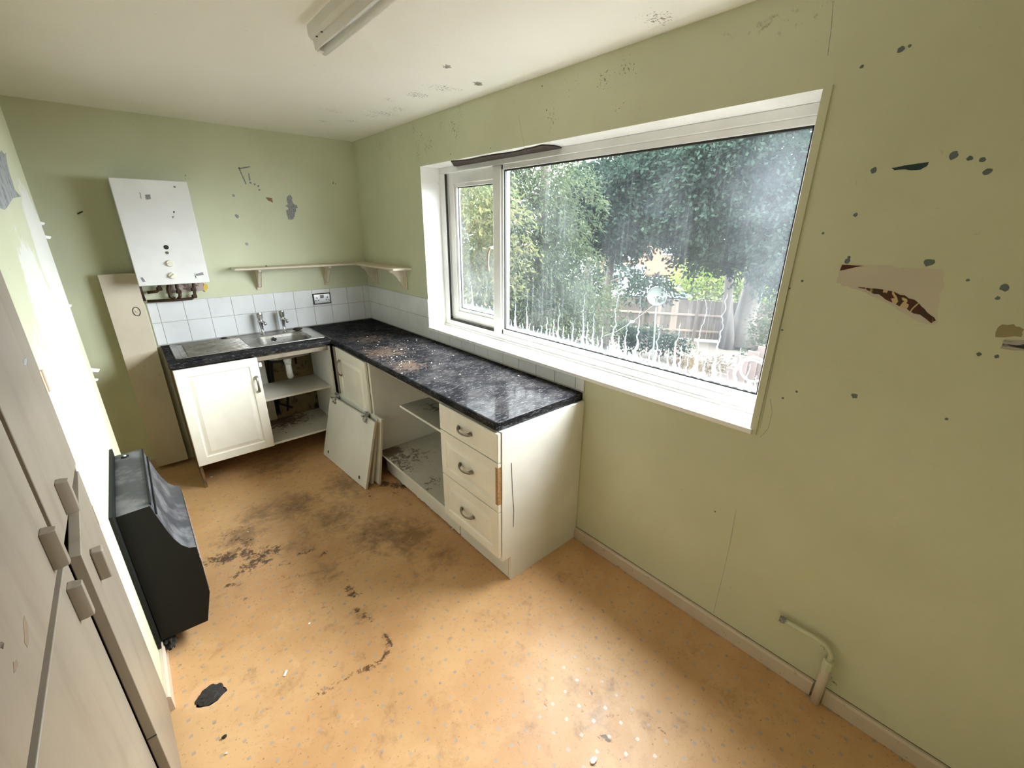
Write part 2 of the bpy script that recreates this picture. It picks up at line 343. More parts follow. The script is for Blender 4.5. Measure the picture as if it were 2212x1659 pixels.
def prism(poly, ax, a, bb):
    """polygon (two coordinates) swept along axis ax from a to bb"""
    n = len(poly); V = []
    for h in (a, bb):
        for p in poly:
            V.append({'x': (h, p[0], p[1]), 'y': (p[0], h, p[1]), 'z': (p[0], p[1], h)}[ax])
    return V, [tuple(range(n))[::-1], tuple(range(n, 2*n))]+[(i, (i+1) % n, n+(i+1) % n, n+i) for i in range(n)]
def rough_poly(poly, amp, sub=4):
    """subdivide an outline and roughen it"""
    out = []; n = len(poly)
    for i in range(n):
        p, q2 = np.array(poly[i], float), np.array(poly[(i+1) % n], float)
        for k in range(sub):
            out.append(tuple(p+(q2-p)*k/sub+(RNG.uniform(-amp, amp, 2) if k else 0)))
    return out
def patch(name, pix, ax, val, thick, m, parent, amp=.002, sub=3, label=None):
    """a thin flake or residue lying on the plane ax = val; thick is signed towards the room"""
    pts = [on(u, v, ax, val) for u, v in pix]; ij = [k for k in range(3) if k != 'xyz'.index(ax)]
    poly = rough_poly([(p[ij[0]], p[ij[1]]) for p in pts], amp, sub)
    n = len(poly); V = []
    for h in (val, val+thick):
        for p in poly:
            r = [0, 0, 0]; r[ij[0]], r[ij[1]] = p; r['xyz'.index(ax)] = h; V.append(r)
    VF = V, [tuple(range(n))[::-1], tuple(range(n, 2*n))]+[(i, (i+1) % n, n+(i+1) % n, n+i) for i in range(n)]
    return part(name, VF, m, parent, label=label)
def grid(us, vs, fn, skip=None):
    us, vs = list(us), list(vs); V = [fn(u, v) for v in vs for u in us]; nu = len(us); Fc = []
    for j in range(len(vs)-1):
        for i in range(nu-1):
            if skip and skip((us[i]+us[i+1])/2, (vs[j]+vs[j+1])/2): continue
            Fc.append((j*nu+i, j*nu+i+1, (j+1)*nu+i+1, (j+1)*nu+i))
    return V, Fc
def cuts(a, b2, st, *extra):
    n = max(1, round((b2-a)/st)); s = set(round(a+(b2-a)*i/n, 5) for i in range(n+1))
    for e in extra:
        s = {k for k in s if abs(k-e) > st*.35} | {round(e, 5)}
    return sorted(s)
def wear(o, blobs, ij):
    """worn and stained places: blobs = (a, b, ra, rb, strength, channel) in the plane coordinates ij"""
    me = o.data; n = len(me.vertices); co = np.empty(n*3, 'f'); me.vertices.foreach_get('co', co); co = co.reshape(-1, 3)+OFF[o.name]
    C = np.zeros((n, 4), 'f'); C[:, 3] = 1
    for a, b2, ra, rb, s, ch in blobs:
        g = s*np.exp(-((co[:, ij[0]]-a)/ra)**2-((co[:, ij[1]]-b2)/rb)**2); C[:, ch] = np.maximum(C[:, ch], g)
    at = me.color_attributes.new('wear', 'FLOAT_COLOR', 'POINT'); at.data.foreach_set('color', C.ravel())

# ------------------------------------------------------------------ room shell
H = 2.425; XL = -1.935; YE = -.92; YB = -5.3; XA = -2.75
WY0, WY1, WZ0, WZ1, FX = -1.0801, -3.4535, 1.0193, 2.1414, .151
fl = struct('floor', grid(cuts(XA, 0, .016), cuts(YB, 0, .016), lambda x, y: (x, y, 0.)), 'floor')
def fb(u, v, r, s, ch, r2=None):
    p = on(u, v, 'z', 0.); return (p[0], p[1], r, r2 or r, s, ch)
FB = []
def stroke(pts, r, s, ch):
    P3 = [on(u, v, 'z', 0.) for u, v in pts]
    for a, c in zip(P3[:-1], P3[1:]):
        L = np.linalg.norm(c-a); n = max(1, int(L/(r*.7)))
        for k in range(n+1):
            p = a+(c-a)*k/n; FB.append((p[0], p[1], r*1.35, r*1.35, s*random.uniform(.75, 1.1), ch))
# dark burnt-looking deposits
stroke([(450, 1215), (470, 1205), (495, 1200)], .035, .62, 0); stroke([(520, 1185), (555, 1200), (545, 1225)], .05, .55, 0)
stroke([(540, 1180), (600, 1185)], .03, .5, 0); stroke([(500, 1245), (540, 1240)], .03, .55, 0); stroke([(490, 1265), (515, 1262)], .025, .55, 0)
stroke([(650, 1195), (675, 1185)], .025, .6, 0); stroke([(690, 1205), (706, 1192)], .022, .6, 0); stroke([(600, 1222), (612, 1216)], .02, .55, 0)
stroke([(748, 1265), (760, 1285), (775, 1285)], .022, .62, 0); stroke([(770, 1318), (800, 1338)], .024, .6, 0)
stroke([(830, 1368), (845, 1392)], .016, .62, 0); stroke([(838, 1405), (815, 1435), (775, 1450), (730, 1475), (685, 1500)], .016, .58, 0)
stroke([(840, 1385), (835, 1402)], .012, .5, 0)
stroke([(850, 1065), (890, 1090)], .05, .45, 0); stroke([(830, 1045), (870, 1050)], .04, .8, 0); stroke([(880, 1085), (925, 1110), (960, 1135)], .025, .4, 0)
stroke([(790, 1060), (805, 1078)], .025, .5, 0); stroke([(510, 1445), (525, 1470)], .02, .3, 0)
stroke([(1250, 1475), (1262, 1500), (1285, 1500)], .012, .3, 0); stroke([(1300, 1590), (1320, 1600)], .012, .62, 0); stroke([(1105, 1340), (1120, 1350)], .01, .5, 0)
stroke([(470, 1175), (500, 1150), (560, 1130), (600, 1105), (660, 1095)], .05, .42, 0); stroke([(620, 1215), (660, 1225), (640, 1245), (600, 1250)], .03, .42, 0); stroke([(640, 1275), (700, 1300), (720, 1330)], .04, .36, 0)
stroke([(740, 1340), (760, 1365)], .03, .36, 0); stroke([(690, 1395), (700, 1420)], .012, .45, 0); stroke([(490, 1290), (560, 1300)], .03, .38, 0); stroke([(1010, 1180), (1060, 1230)], .04, .34, 0)
stroke([(1080, 1320), (1100, 1345)], .03, .38, 0); stroke([(1160, 1300), (1230, 1240)], .03, .36, 0); stroke([(1240, 1470), (1260, 1520), (1310, 1545), (1340, 1550)], .014, .42, 0); stroke([(1160, 1480), (1180, 1520)], .03, .38, 0)
stroke([(1210, 1510), (1260, 1530)], .02, .42, 0); stroke([(1240, 1560), (1300, 1595)], .02, .36, 0); stroke([(1400, 1560), (1460, 1600), (1520, 1610)], .016, .42, 0); stroke([(1060, 1560), (1090, 1540)], .02, .3, 0)
stroke([(1475, 1560), (1560, 1590)], .02, .28, 0); stroke([(1510, 1640), (1560, 1640)], .012, .45, 0); stroke([(1280, 1478), (1275, 1500)], .01, .5, 0)
stroke([(1100, 1250), (1085, 1245), (1010, 1175)], .015, .38, 0); stroke([(1240, 1235), (1260, 1245)], .02, .38, 0)
stroke([(475, 1030), (500, 1012), (560, 1000), (640, 975), (700, 955)], .03, .35, 0); stroke([(1045, 1585), (1060, 1570)], .01, .3, 0)
stroke([(455, 1212), (490, 1205)], .055, .66, 0); stroke([(515, 1190), (560, 1205), (590, 1190)], .055, .62, 0); stroke([(530, 1225), (575, 1215)], .045, .6, 0); stroke([(505, 1165), (545, 1168)], .04, .5, 0)
# scraps of dirt along the skirting by the window wall
stroke([(1300, 1210), (1450, 1305), (1620, 1415), (1740, 1495)], .02, .32, 0); stroke([(1790, 1530), (1900, 1600), (1960, 1650)], .018, .45, 0)
# broad brown staining
for q5 in [(560, 1110, .16, .75, 1), (640, 1090, .2, .8, 1), (520, 1160, .16, .8, 1), (720, 1120, .22, .7, 1), (640, 1180, .12, .6, 1), (820, 1150, .22, .8, 1),
           (700, 1240, .14, .55, 1), (880, 1160, .2, .85, 1), (960, 1200, .12, .7, 1), (760, 1040, .25, .8, 1), (600, 1000, .3, .7, 1), (900, 1240, .16, .4, 1), (780, 1330, .08, .55, 1),
           (835, 1380, .06, .45, 1), (720, 1350, .06, .5, 1), (540, 1455, .05, .55, 1), (560, 1540, .1, .35, 1), (850, 1520, .07, .4, 1), (1240, 1480, .08, .5, 1),
           (1290, 1545, .09, .55, 1), (1320, 1480, .07, .5, 1), (1260, 1580, .07, .5, 1), (1400, 1560, .05, .55, 1), (1470, 1570, .07, .45, 1), (1170, 1480, .07, .4, 1),
           (1060, 1330, .12, .35, 1), (1130, 1300, .1, .35, 1), (1500, 1400, .12, .35, 1), (1580, 1500, .14, .4, 1), (1220, 1250, .08, .5, 1), (620, 1270, .1, .4, 1), (470, 1290, .08, .4, 1),
           (470, 1400, .06, .45, 1), (620, 1480, .08, .38, 1), (700, 1570, .1, .4, 1), (830, 1600, .1, .42, 1), (950, 1500, .08, .38, 1), (980, 1610, .1, .4, 1), (1120, 1420, .08, .4, 1), (1150, 1590, .1, .4, 1), (1350, 1430, .09, .38, 1), (780, 1420, .05, .4, 1), (930, 1560, .07, .3, 1), (1020, 1440, .06, .3, 1), (540, 1390, .05, .3, 1)]:
    FB.append(fb(*q5))
for q5 in [(450, 1500, .12, .7, 2), (640, 1430, .10, .5, 2), (590, 1340, .08, .45, 2), (900, 1390, .1, .45, 2), (760, 1560, .1, .5, 2), (520, 1215, .03, .5, 2)]: FB.append(fb(*q5))
wear(fl, FB, (0, 1))

ce = struct('ceiling', grid(cuts(XA, 0, .05), cuts(YB, 0, .05), lambda x, y: (x, y, H)), 'ceil')
CB = []
for u, v, r, s in [(965, 143, .012, 1.2), (1030, 181, .018, 1.3), (700, 262, .05, .62), (800, 250, .07, .55), (860, 235, .08, .55), (760, 262, .06, .6), (900, 205, .09, .6), (960, 190, .08, .6),
                   (840, 215, .07, .55), (1000, 195, .06, .5), (720, 240, .09, .5), (830, 245, .15, .5), (940, 190, .12, .45), (1420, 40, .08, .6), (1690, 5, .04, 1.)]:
    p = on(u, v, 'z', H); CB.append((p[0], p[1], r*1.3, r, s, 0))
for k in range(24): CB.append((-random.uniform(0, 1.0), -random.uniform(0, .35), .12, .05, .4, 1))
wear(ce, CB, (0, 1))

wr = struct('wall_right', grid(cuts(YB, 0, .03, WY0, WY1), cuts(0, H, .03, WZ0, WZ1), lambda y, z: (0., y, z),
            skip=lambda y, z: WY1 < y < WY0 and WZ0 < z < WZ1), 'green')
RB = []
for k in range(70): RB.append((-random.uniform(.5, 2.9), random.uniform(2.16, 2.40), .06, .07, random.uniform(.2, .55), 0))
for u, v, r, s in [(1690, 1345, .03, .7), (1780, 1400, .03, .6), (1800, 1470, .03, .7), (1700, 1440, .05, .5), (1760, 1480, .04, .7), (1640, 1430, .05, .4), (1790, 1440, .04, .6)]:
    p = on(u, v, 'x', 0.); RB.append((p[1], p[2], r, r, s*.9, 0))
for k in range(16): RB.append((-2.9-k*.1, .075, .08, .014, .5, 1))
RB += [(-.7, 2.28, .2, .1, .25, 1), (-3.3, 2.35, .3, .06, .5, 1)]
wear(wr, RB, (1, 2))
wf = struct('wall_far', grid(cuts(XA, 0, .03), cuts(0, H, .03), lambda x, z: (x, 0., z)), 'green')
WB = []
for u, v, r, s in [(520, 400, .02, .5), (540, 385, .015, .6), (545, 400, .015, .7), (555, 405, .012, .7), (350, 375, .06, .35), (400, 380, .03, .6), (510, 470, .02, .5), (720, 395, .008, .8), (600, 390, .008, .6), (480, 340, .02, .4)]:
    p = on(u, v, 'y', 0.); WB.append((p[0], p[2], r, r*1.2, s, 0))
WB += [(-1.4, 2.36, .6, .05, .35, 1), (-.3, 2.36, .4, .05, .3, 1)]
wear(wf, WB, (0, 2))
wl = struct('wall_left', join(grid(cuts(YB, YE, .03, -2.274, -3.72), cuts(0, H, .03, 2.36), lambda y, z: (XL, y, z), skip=lambda y, z: -3.72 < y < -2.274 and z < 2.36),
            grid([XL-.11, XL-.06, XL], cuts(0, H, .1), lambda x, z: (x, YE, z))), 'green')
LB = [(-1.15, 1.55, .32, .42, 1., 2), (-1.7, 1.35, .35, .45, .9, 2), (-1.3, 1.0, .3, .35, .8, 2), (-2.1, 1.1, .3, .5, .7, 2), (-1.4, .85, .25, .25, .5, 2)]
wear(wl, LB, (1, 2))
struct('wall_alcove', join(grid([YB, 0], [0, H], lambda y, z: (XA, y, z)), grid([XA, XL-.11], [0, H], lambda x, z: (x, YE, z))), 'green')
struct('wall_back', grid([XA, 0], [0, H], lambda x, z: (x, YB, z)), 'green')
# rough broken arris of the wall end and two torn paper flakes
def flake(u, v, s, lab, m='paleplaster'):
    p = on(u, v, 'y', YE); poly = [(p[0]-.012, p[2]+.008*s), (p[0]+.012*s, p[2]+.002), (p[0]+.007*s, p[2]-.007*s), (p[0]-.012, p[2]-.004)]
    return part('paper_flake', prism(poly, 'y', YE-.0012, YE+.0005), m, wl, label=lab)
for u, v, s in [(203, 800, 2.), (205, 820, 1.2), (88, 482, 1.2), (101, 512, 1.3), (147, 660, 1.2)]: flake(u, v, s, None, 'whitepaper')
patch('bare_plaster', [(0, 330), (12, 330), (22, 380), (32, 410), (45, 425), (20, 440), (0, 450)], 'x', XL, .0008, 'grypatch', wl, .01)

# window reveal, sill, soffit
win = root('window_1')
XO = .30
struct('reveal', join(
    ([(0, WY0, WZ0), (XO, WY0, WZ0), (XO, WY0, WZ1), (0, WY0, WZ1)], [(0, 1, 2, 3)]),
    ([(0, WY1, WZ0), (XO, WY1, WZ0), (XO, WY1, WZ1), (0, WY1, WZ1)], [(3, 2, 1, 0)]),
    ([(0, WY0, WZ1), (XO, WY0, WZ1), (XO, WY1, WZ1), (0, WY1, WZ1)], [(0, 1, 2, 3)]),
    ([(0, WY0, WZ0-.02), (XO, WY0, WZ0-.02), (XO, WY1, WZ0-.02), (0, WY1, WZ0-.02)], [(3, 2, 1, 0)])), 'reveal', win)
struct('window_sill', box(-.014, FX+.01, WY0+.004, WY1-.01, WZ0-.021, WZ0), 'sillw', win, bevel=.003)
struct('sill_bead', box(FX-.012, FX, WY0, WY1, WZ0, WZ0+.012), 'sillw', win, bevel=.004)
def bar(nm, x0, x1, ya, yb, za, zb, m='upvc', bv=.004): return struct(nm, box(x0, x1, ya, yb, za, zb), m, win, bevel=bv)
X1 = FX+.065
GY0, GY1, GZ0, GZ1 = -1.7827, -3.4016, 1.098, 2.0763       # big glass
SY0, SY1, SZ0, SZ1 = -1.239, -1.700, 1.164, 2.012          # small glass
bar('frame_rail', FX, X1, WY0, WY1, WZ0, 1.066); bar('frame_rail', FX, X1, WY0, WY1, 2.104, WZ1)
bar('frame_stile', FX, X1, WY0, WY0-.062, 1.066, 2.104); bar('frame_stile', FX, X1, WY1, GY1-.02, 1.066, 2.104)
bar('mullion', FX-.003, X1, -1.690, -1.765, 1.066, 2.104)
# glazing beads of the fixed light
for a in ((-1.765, GY0, 1.066, 2.104), (GY1-.02, GY1, 1.066, 2.104), (-1.765, GY1-.02, 1.066, GZ0), (-1.765, GY1-.02, GZ1, 2.104)):
    bar('glazing_bead', FX+.006, X1-.012, *a, bv=.003)
for a in ((GY0, GY0-.007, GZ0, GZ1), (GY1, GY1+.006, GZ0, GZ1), (GY0, GY1, GZ0, GZ0+.006), (GY0, GY1, GZ1-.008, GZ1)):
    bar('gasket', FX+.014, FX+.03, *a, 'gasket', 0)
# opening sash, set back in the frame
XS = FX+.026
bar('sash_stile', XS, XS+.055, WY0-.06, SY0+.022, 1.066, 2.108); bar('sash_stile', XS, XS+.055, SY1, SY1-.06, 1.078, 2.092)
bar('sash_rail', XS, XS+.055, SY0+.022, SY1-.06, 1.066, SZ0-.022); bar('sash_rail', XS, XS+.055, SY0+.022, SY1-.06, SZ1+.022, 2.108)
for a in ((SY0+.022, SY0, SZ0-.022, SZ1+.022), (SY0, SY1, SZ0-.022, SZ0), (SY0, SY1, SZ1, SZ1+.022)): bar('glazing_bead', XS+.008, XS+.04, *a, bv=.003)
for a in ((SY0, SY0-.005, SZ0, SZ1), (SY0, SY1, SZ0, SZ0+.004), (SY0, SY1, SZ1-.005, SZ1)): bar('gasket', XS+.02, XS+.03, *a, 'gasket', 0)
bar('seal_gap', FX+.004, FX+.02, WY0-.0621, WY0-.066, 1.07, 2.10, 'gasket', 0); bar('seal_gap', FX+.004, FX+.02, WY0-.062, -1.69, 1.066, 1.078, 'grime', 0)
struct('glass_pane', box(FX+.024, FX+.028, GY0+.005, GY1-.005, GZ0-.005, GZ1+.005), 'glass_big', win)
struct('glass_pane', box(XS+.024, XS+.028, SY0+.005, SY1-.005, SZ0-.005, SZ1+.005), 'glass_small', win)
hp = on(1062, 560, 'x', XS-.02)
struct('window_handle', tube([(XS, hp[1]-.004, hp[2]+.075), (XS-.035, hp[1], hp[2]+.07), (XS-.045, hp[1]+.008, hp[2]+.03), (XS-.042, hp[1]+.012, hp[2]-.03), (XS-.036, hp[1]+.012, hp[2]-.075)], [.010, .009, .008, .007, .006], 8), 'skirt', win, smooth=True)
# torn soffit, a flat patch painted dark brown as its shaded hollow
patch('torn_plaster', [(974, 347), (980, 357), (1006, 360), (1030, 356), (1060, 349), (1096, 343), (1130, 337), (1170, 329), (1205, 325), (1222, 321), (1196, 313), (1170, 312), (1120, 325), (1060, 334), (1005, 345)], 'z', WZ1-.001, -.006, 'dark_brown', win, .006)
patch('plaster_lip', [(1096, 346), (1130, 339), (1170, 331), (1212, 325), (1190, 325), (1150, 332), (1110, 340)], 'z', WZ1-.007, -.006, 'smudge', win, .006)
struct('trim_1', box(-.006, 0, WY1, WY1-.024, WZ0-.02, WZ1+.005), 'green')

# baseboards
bp = on(1765, 1500, 'x', -.02)[1]
def skirting(nm, a, b2, x, s, z=.068):
    poly = [(x, 0), (x+s*.018, 0), (x+s*.018, z-.008), (x+s*.011, z), (x, z)]
    return struct(nm, prism(poly, 'y', a, b2), 'skirt', bevel=.001)
skirting('baseboard_right', -2.637, bp+.022, 0, -1); skirting('baseboard_right', bp-.018, YB, 0, -1)
skirting('baseboard_left', YE, -2.28, XL, 1, .075)
struct('baseboard_far', box(XA, -1.83, -.016, 0, 0, .07), 'skirt')
struct('paint_line', box(-.0012, 0, -2.637, YB, .0685, .0705), 'damp', wr)

# ------------------------------------------------------------------ wall tiles
TS = .1514; G = .0016
def tilemesh(w2, h2, ax):
    key = ('t', round(w2, 4), round(h2, 4), ax)
    if key in OFF: return OFF[key]
    t, e = .006, .0015; a, c = w2/2, h2/2
    lo = [(-a, -c), (a, -c), (a, c), (-a, c)]; hi = [(-a+e, -c+e), (a-e, -c+e), (a-e, c-e), (-a+e, c-e)]
    V = []
    for (p, q2), d in [(x, 0) for x in lo]+[(x, t*.7) for x in lo]+[(x, t) for x in hi]:
        V.append((p, -d, q2) if ax == 'y' else (-d, p, q2))
    Fc = [(0, 1, 5, 4), (1, 2, 6, 5), (2, 3, 7, 6), (3, 0, 4, 7), (4, 5, 9, 8), (5, 6, 10, 9), (6, 7, 11, 10), (7, 4, 8, 11), (8, 9, 10, 11)]
    if ax == 'x': Fc = [f[::-1] for f in Fc]
    OFF[key] = mesh('tile', V, Fc, 'tile'); return OFF[key]
ZR = [.930, 1.0886, 1.2357]
def tiles(ax, edges, rows, parent):
    for (a, b2) in edges:
        for (c, d) in rows:
            w2, h2 = abs(b2-a)-G*2, d-c-G*2
            if w2 < .004 or h2 < .004: continue
            loc = ((a+b2)/2, 0, (c+d)/2) if ax == 'y' else (0, (a+b2)/2, (c+d)/2)
            link('tile', tilemesh(w2, h2, ax), parent, tuple(np.array(loc)-OFF[parent.name]))
xs = [-.001]+[-.0588-TS*i for i in range(12) if -.0588-TS*i > -1.62]+[-1.628]
sx0, sx1 = -.513, -.36
tiles('y', list(zip(xs[1:], xs[:-1])), [(ZR[0], ZR[1]), (ZR[1], ZR[2])], wf)
ys = [-.007]+[-2.4205+TS*k for k in range(15, -2, -1)]+[-2.6318]
e1 = [(b2, a) for a, b2 in zip(ys[:-1], ys[1:])]
full = [(max(a, WY0), b2) for a, b2 in e1 if b2 > WY0]; short = [(a, min(b2, WY0)) for a, b2 in e1 if a < WY0]
tiles('x', full, [(ZR[0], ZR[1]), (ZR[1], ZR[2])], wr); tiles('x', short, [(ZR[0], WZ0-.021)], wr)
struct('grout', box(-1.63, 0, -.0035, 0, ZR[0]-.01, ZR[2]), 'grout', wf)
struct('grout', join(box(-.0035, 0, WY0, 0, ZR[0]-.01, ZR[2]), box(-.0035, 0, -2.633, WY0, ZR[0]-.01, WZ0-.021)), 'grout', wr)

# marks on the walls: flakes of chipped paint, glue and torn paper that stand on the surface
def dot(u, v, r, m='bluegrey', ax='x', val=0., th=-.0007, parent=None, asp=1., name='paint_chip'):
    p = on(u, v, ax, val); ij = [k for k in range(3) if k != 'xyz'.index(ax)]; V = []; n = 10; k0 = 'xyz'.index(ax)
    rr2 = [r*random.uniform(.75, 1.15) for _ in range(n)]
    for h in (val, val+th):
        for k in range(n):
            c = [0, 0, 0]; a = 2*pi*k/n; c[k0] = h; c[ij[0]] = p[ij[0]]+math.cos(a)*rr2[k]; c[ij[1]] = p[ij[1]]+math.sin(a)*rr2[k]*asp; V.append(c)
    return part(name, (V, [tuple(range(n))[::-1], tuple(range(n, 2*n))]+[(i, (i+1) % n, n+(i+1) % n, n+i) for i in range(n)]), m, parent or wr)
for u, v, r in [(1945, 108, .008), (1965, 99, .004), (1862, 144, .005), (1887, 368, .008), (2061, 336, .010), (2095, 342, .006), (2122, 345, .007), (2133, 371, .009), (1848, 464, .006),
                (1778, 504, .004), (1831, 564, .008), (1834, 556, .005), (2007, 567, .011), (1733, 607, .004), (2170, 621, .010), (2155, 644, .005), (2091, 605, .004), (2115, 765, .006), (2153, 770, .005),
                (1721, 846, .004), (1846, 855, .009), (1690, 713, .004), (1706, 623, .003), (1691, 860, .004), (2045, 905, .004), (1545, 1105, .004), (1060, 320, .004), (1171, 186, .004), (1181, 238, .004), (973, 333, .004)]:
    dot(u, v, r)
patch('paint_gouge', [(1925, 363), (1965, 356), (2007, 350), (2003, 358), (1990, 366), (1970, 368), (1950, 366), (1932, 368)], 'x', 0., -.0008, simple('dark_teal_gouge', (.012, .045, .055), .6, dirt=(.15, .25, .25), dscale=60, dlo=.6, dhi=.7), wr, .001)
patch('torn_paper_backing', [(1812, 586), (1819, 574), (1866, 574), (1900, 574), (1960, 578), (2030, 582), (2040, 592), (2036, 625), (2030, 650), (2026, 700), (1985, 695), (1940, 670), (1905, 650), (1870, 632), (1830, 618), (1808, 612)], 'x', 0., -.0007,
      simple('peeled_wallpaper_backing', (.58, .53, .44), .85), wr, .004)
patch('old_wallpaper', [(1819, 572), (1866, 574), (1815, 585)], 'x', 0., -.0014, simple('old_maroon_wallpaper', (.085, .018, .01), .7), wr, .001)
b = NB('old_patterned_wallpaper'); sel = b.noise(22, 2, .5, stretch=(1, 1, .6), dist=1.2)
M['oldpat'] = b.done(b.bsdf(b.mix(b.step(sel, .53, .56), b.mix(b.step(b.noise(30, 2), .5, .55), (.075, .02, .01), (.05, .03, .012)), (.60, .45, .24)), .7))
patch('old_wallpaper', [(1851, 620), (1880, 623), (1920, 628), (1955, 638), (1985, 655), (2003, 675), (2022, 692), (2012, 698), (1995, 685), (1965, 672), (1935, 657), (1905, 640), (1880, 630)], 'x', 0., -.0014, 'oldpat', wr, .003)
patch('old_wallpaper', [(2160, 752), (2170, 733), (2230, 736), (2235, 762)], 'x', 0., -.0014, simple('old_striped_paper', (.42, .40, .36), .8, dirt=(.03, .03, .04), dscale=30, dlo=.52, dhi=.58, damt=1, stretch=(1, .3, 3)), wr, .002)
patch('glue_stain', [(2150, 728), (2158, 705), (2190, 700), (2212, 712), (2206, 728)], 'x', 0., -.0006, simple('dried_glue', (.30, .26, .13), .8), wr, .004)
patch('glue_smear', [(620, 425), (628, 421), (634, 440), (642, 445), (640, 455), (634, 473), (622, 474), (618, 455), (624, 450), (616, 446), (622, 440)], 'y', 0., -.0007, 'smudge', wf, .006)
patch('brown_patch', [(574, 426), (588, 428), (590, 438), (580, 434)], 'y', 0., -.0007, simple('bare_brown_patch', (.28, .17, .10), .9), wf, .003)
for u, v, r, m in [(610, 387, .016, 'paleplaster'), (512, 467, .014, 'smudge'), (504, 422, .011, 'grypatch'), (533, 527, .012, 'grypatch'), (541, 395, .008, 'smudge'), (550, 398, .007, 'smudge'), (558, 402, .008, 'smudge'), (560, 410, .007, 'smudge'), (725, 397, .006, 'grypatch')]:
    dot(u, v, r, m, 'y', 0., -.0007, wf)
for a in ([(514, 362), (517, 361), (533, 398), (530, 398)], [(515, 363), (540, 359), (541, 361), (517, 366)], [(536, 374), (538, 374), (541, 390), (538, 390)]):
    patch('pencil_line', a, 'y', 0., -.0006, 'smudge', wf, .001, 3)
part('wall_nail', tube([on(168, 462, 'y', -.001), on(178, 457, 'y', -.03)], .004, 6), 'grime', wf)
for pts in ([(1590, 1100), (1578, 1170), (1562, 1240), (1541, 1325)], [(1664, 862), (1668, 890), (1660, 925), (1642, 945)], [(1800, 1), (1796, 60), (1788, 120)], [(1797, 185), (1752, 400), (1700, 640), (1642, 925)]):
    part('crack', tube([tuple(on(u, v, 'x', 0.)) for u, v in pts], .0008, 4), 'smudge', wr)
for pts in ([(1120, 250), (1135, 330)], ):
    part('crack', tube([tuple(on(u, v, 'x', 0.)) for u, v in pts], .0006, 4), 'smudge', wr)
# greasy hand marks round the cupboard pulls are added with the doors

# ------------------------------------------------------------------ worktops
ZW = .9234; TW = .040
def slab(nm, outer, hole, z0, z1, m, label, cat, blobs=None):
    """a slab with a rectangular hole, gridded on top so wear can sit on it"""
    x0, x1, y0, y1 = outer
    sk = None; ex, ey = [], []
    if hole: ex = [hole[0], hole[1]]; ey = [hole[2], hole[3]]; sk = lambda x, y: hole[0] < x < hole[1] and hole[2] < y < hole[3]
    r = .012
    us = cuts(x0+r, x1-r, .03, *ex); vs = cuts(y0+r, y1-r, .03, *ey)
    return us, vs, sk, r
def worktop(nm, x0, x1, y0, y1, hole, label, front, blobs=()):
    ex = list(hole[:2]) if hole else []; ey = list(hole[2:]) if hole else []
    sk = (lambda x, y: hole[0] < x < hole[1] and hole[2] < y < hole[3]) if hole else None
    top = grid(cuts(x0, x1, .03, *ex), cuts(y0, y1, .03, *ey), lambda x, y: (x, y, ZW), sk)
    bot = grid(cuts(x0, x1, .5, *ex), cuts(y0, y1, .5, *ey), lambda x, y: (x, y, ZW-TW), sk); bot = (bot[0], [f[::-1] for f in bot[1]])
    sides = []
    r = .014
    nose = [(0, 0)]+[(r*math.sin(a), -r+r*math.cos(a)) for a in (pi/8, pi/4, 3*pi/8, pi/2)]+[(r, -TW+.008), (r*.6, -TW+.002), (0, -TW)]
    def strip(p, q2, out, roll):
        p, q2, out = Vector(p), Vector(q2), Vector(out); V = []; prof = nose if roll else [(0, 0), (.001, -.001), (.001, -TW+.001), (0, -TW)]
        for h in prof:
            for e in (p, q2): V.append(tuple(e+out*h[0]+Vector((0, 0, ZW+h[1]))))
        n = len(prof); Fc = [(2*i, 2*i+1, 2*i+3, 2*i+2) for i in range(n-1)]+[tuple(2*i for i in range(n)), tuple(2*i+1 for i in range(n))[::-1]]
        return V, Fc
    sides.append(strip((x0, y0, 0), (x0, y1, 0), (-1, 0, 0), front == 'x')); sides.append(strip((x0, y0, 0), (x1, y0, 0), (0, -1, 0), front == 'y'))
    sides.append(strip((x1, y0, 0), (x1, y1, 0), (1, 0, 0), False)); sides.append(strip((x0, y1, 0), (x1, y1, 0), (0, 1, 0), False))
    o = one(nm, join(top, bot, *sides), 'worktop', label, 'worktop'); wear(o, blobs, (0, 1))
    return o
wtb = []
for u, v, r, s, ch in [(830, 760, .2, 1, 1), (880, 790, .16, 1., 1), (800, 730, .2, .8, 1), (860, 745, .15, .9, 2), (840, 780, .12, .9, 2), (900, 800, .12, .5, 2), (960, 800, .12, .4, 1), (1100, 790, .1, .5, 1)]:
    p = on(u, v, 'z', ZW); wtb.append((p[0], p[1], r, r, s, ch))
wt_main = worktop('worktop', -.586, -.002, -2.622, -.001, None, 'black speckled worktop running under the window', 'x', wtb)
HOLE = (-1.535, -.64, -.47, -.05)
wt_sink = worktop('worktop', -1.612, -.601, -.586, -.001, HOLE, 'short black worktop around the steel sink', 'y', [(-1.1, -.56, .5, .05, .3, 1)])
struct('joint_strip', box(-.6035, -.5975, -.60, -.02, ZW-.001, ZW+.0015), 'gasket', wt_main) if False else part('joint_strip', box(-.6008, -.5905, -.60, -.004, ZW-.0005, ZW+.0018), 'gasket', wt_main)
part('raw_edge', box(-1.6165, -1.6128, -.585, -.002, ZW-TW+.002, ZW-.003), 'damp', wt_sink)

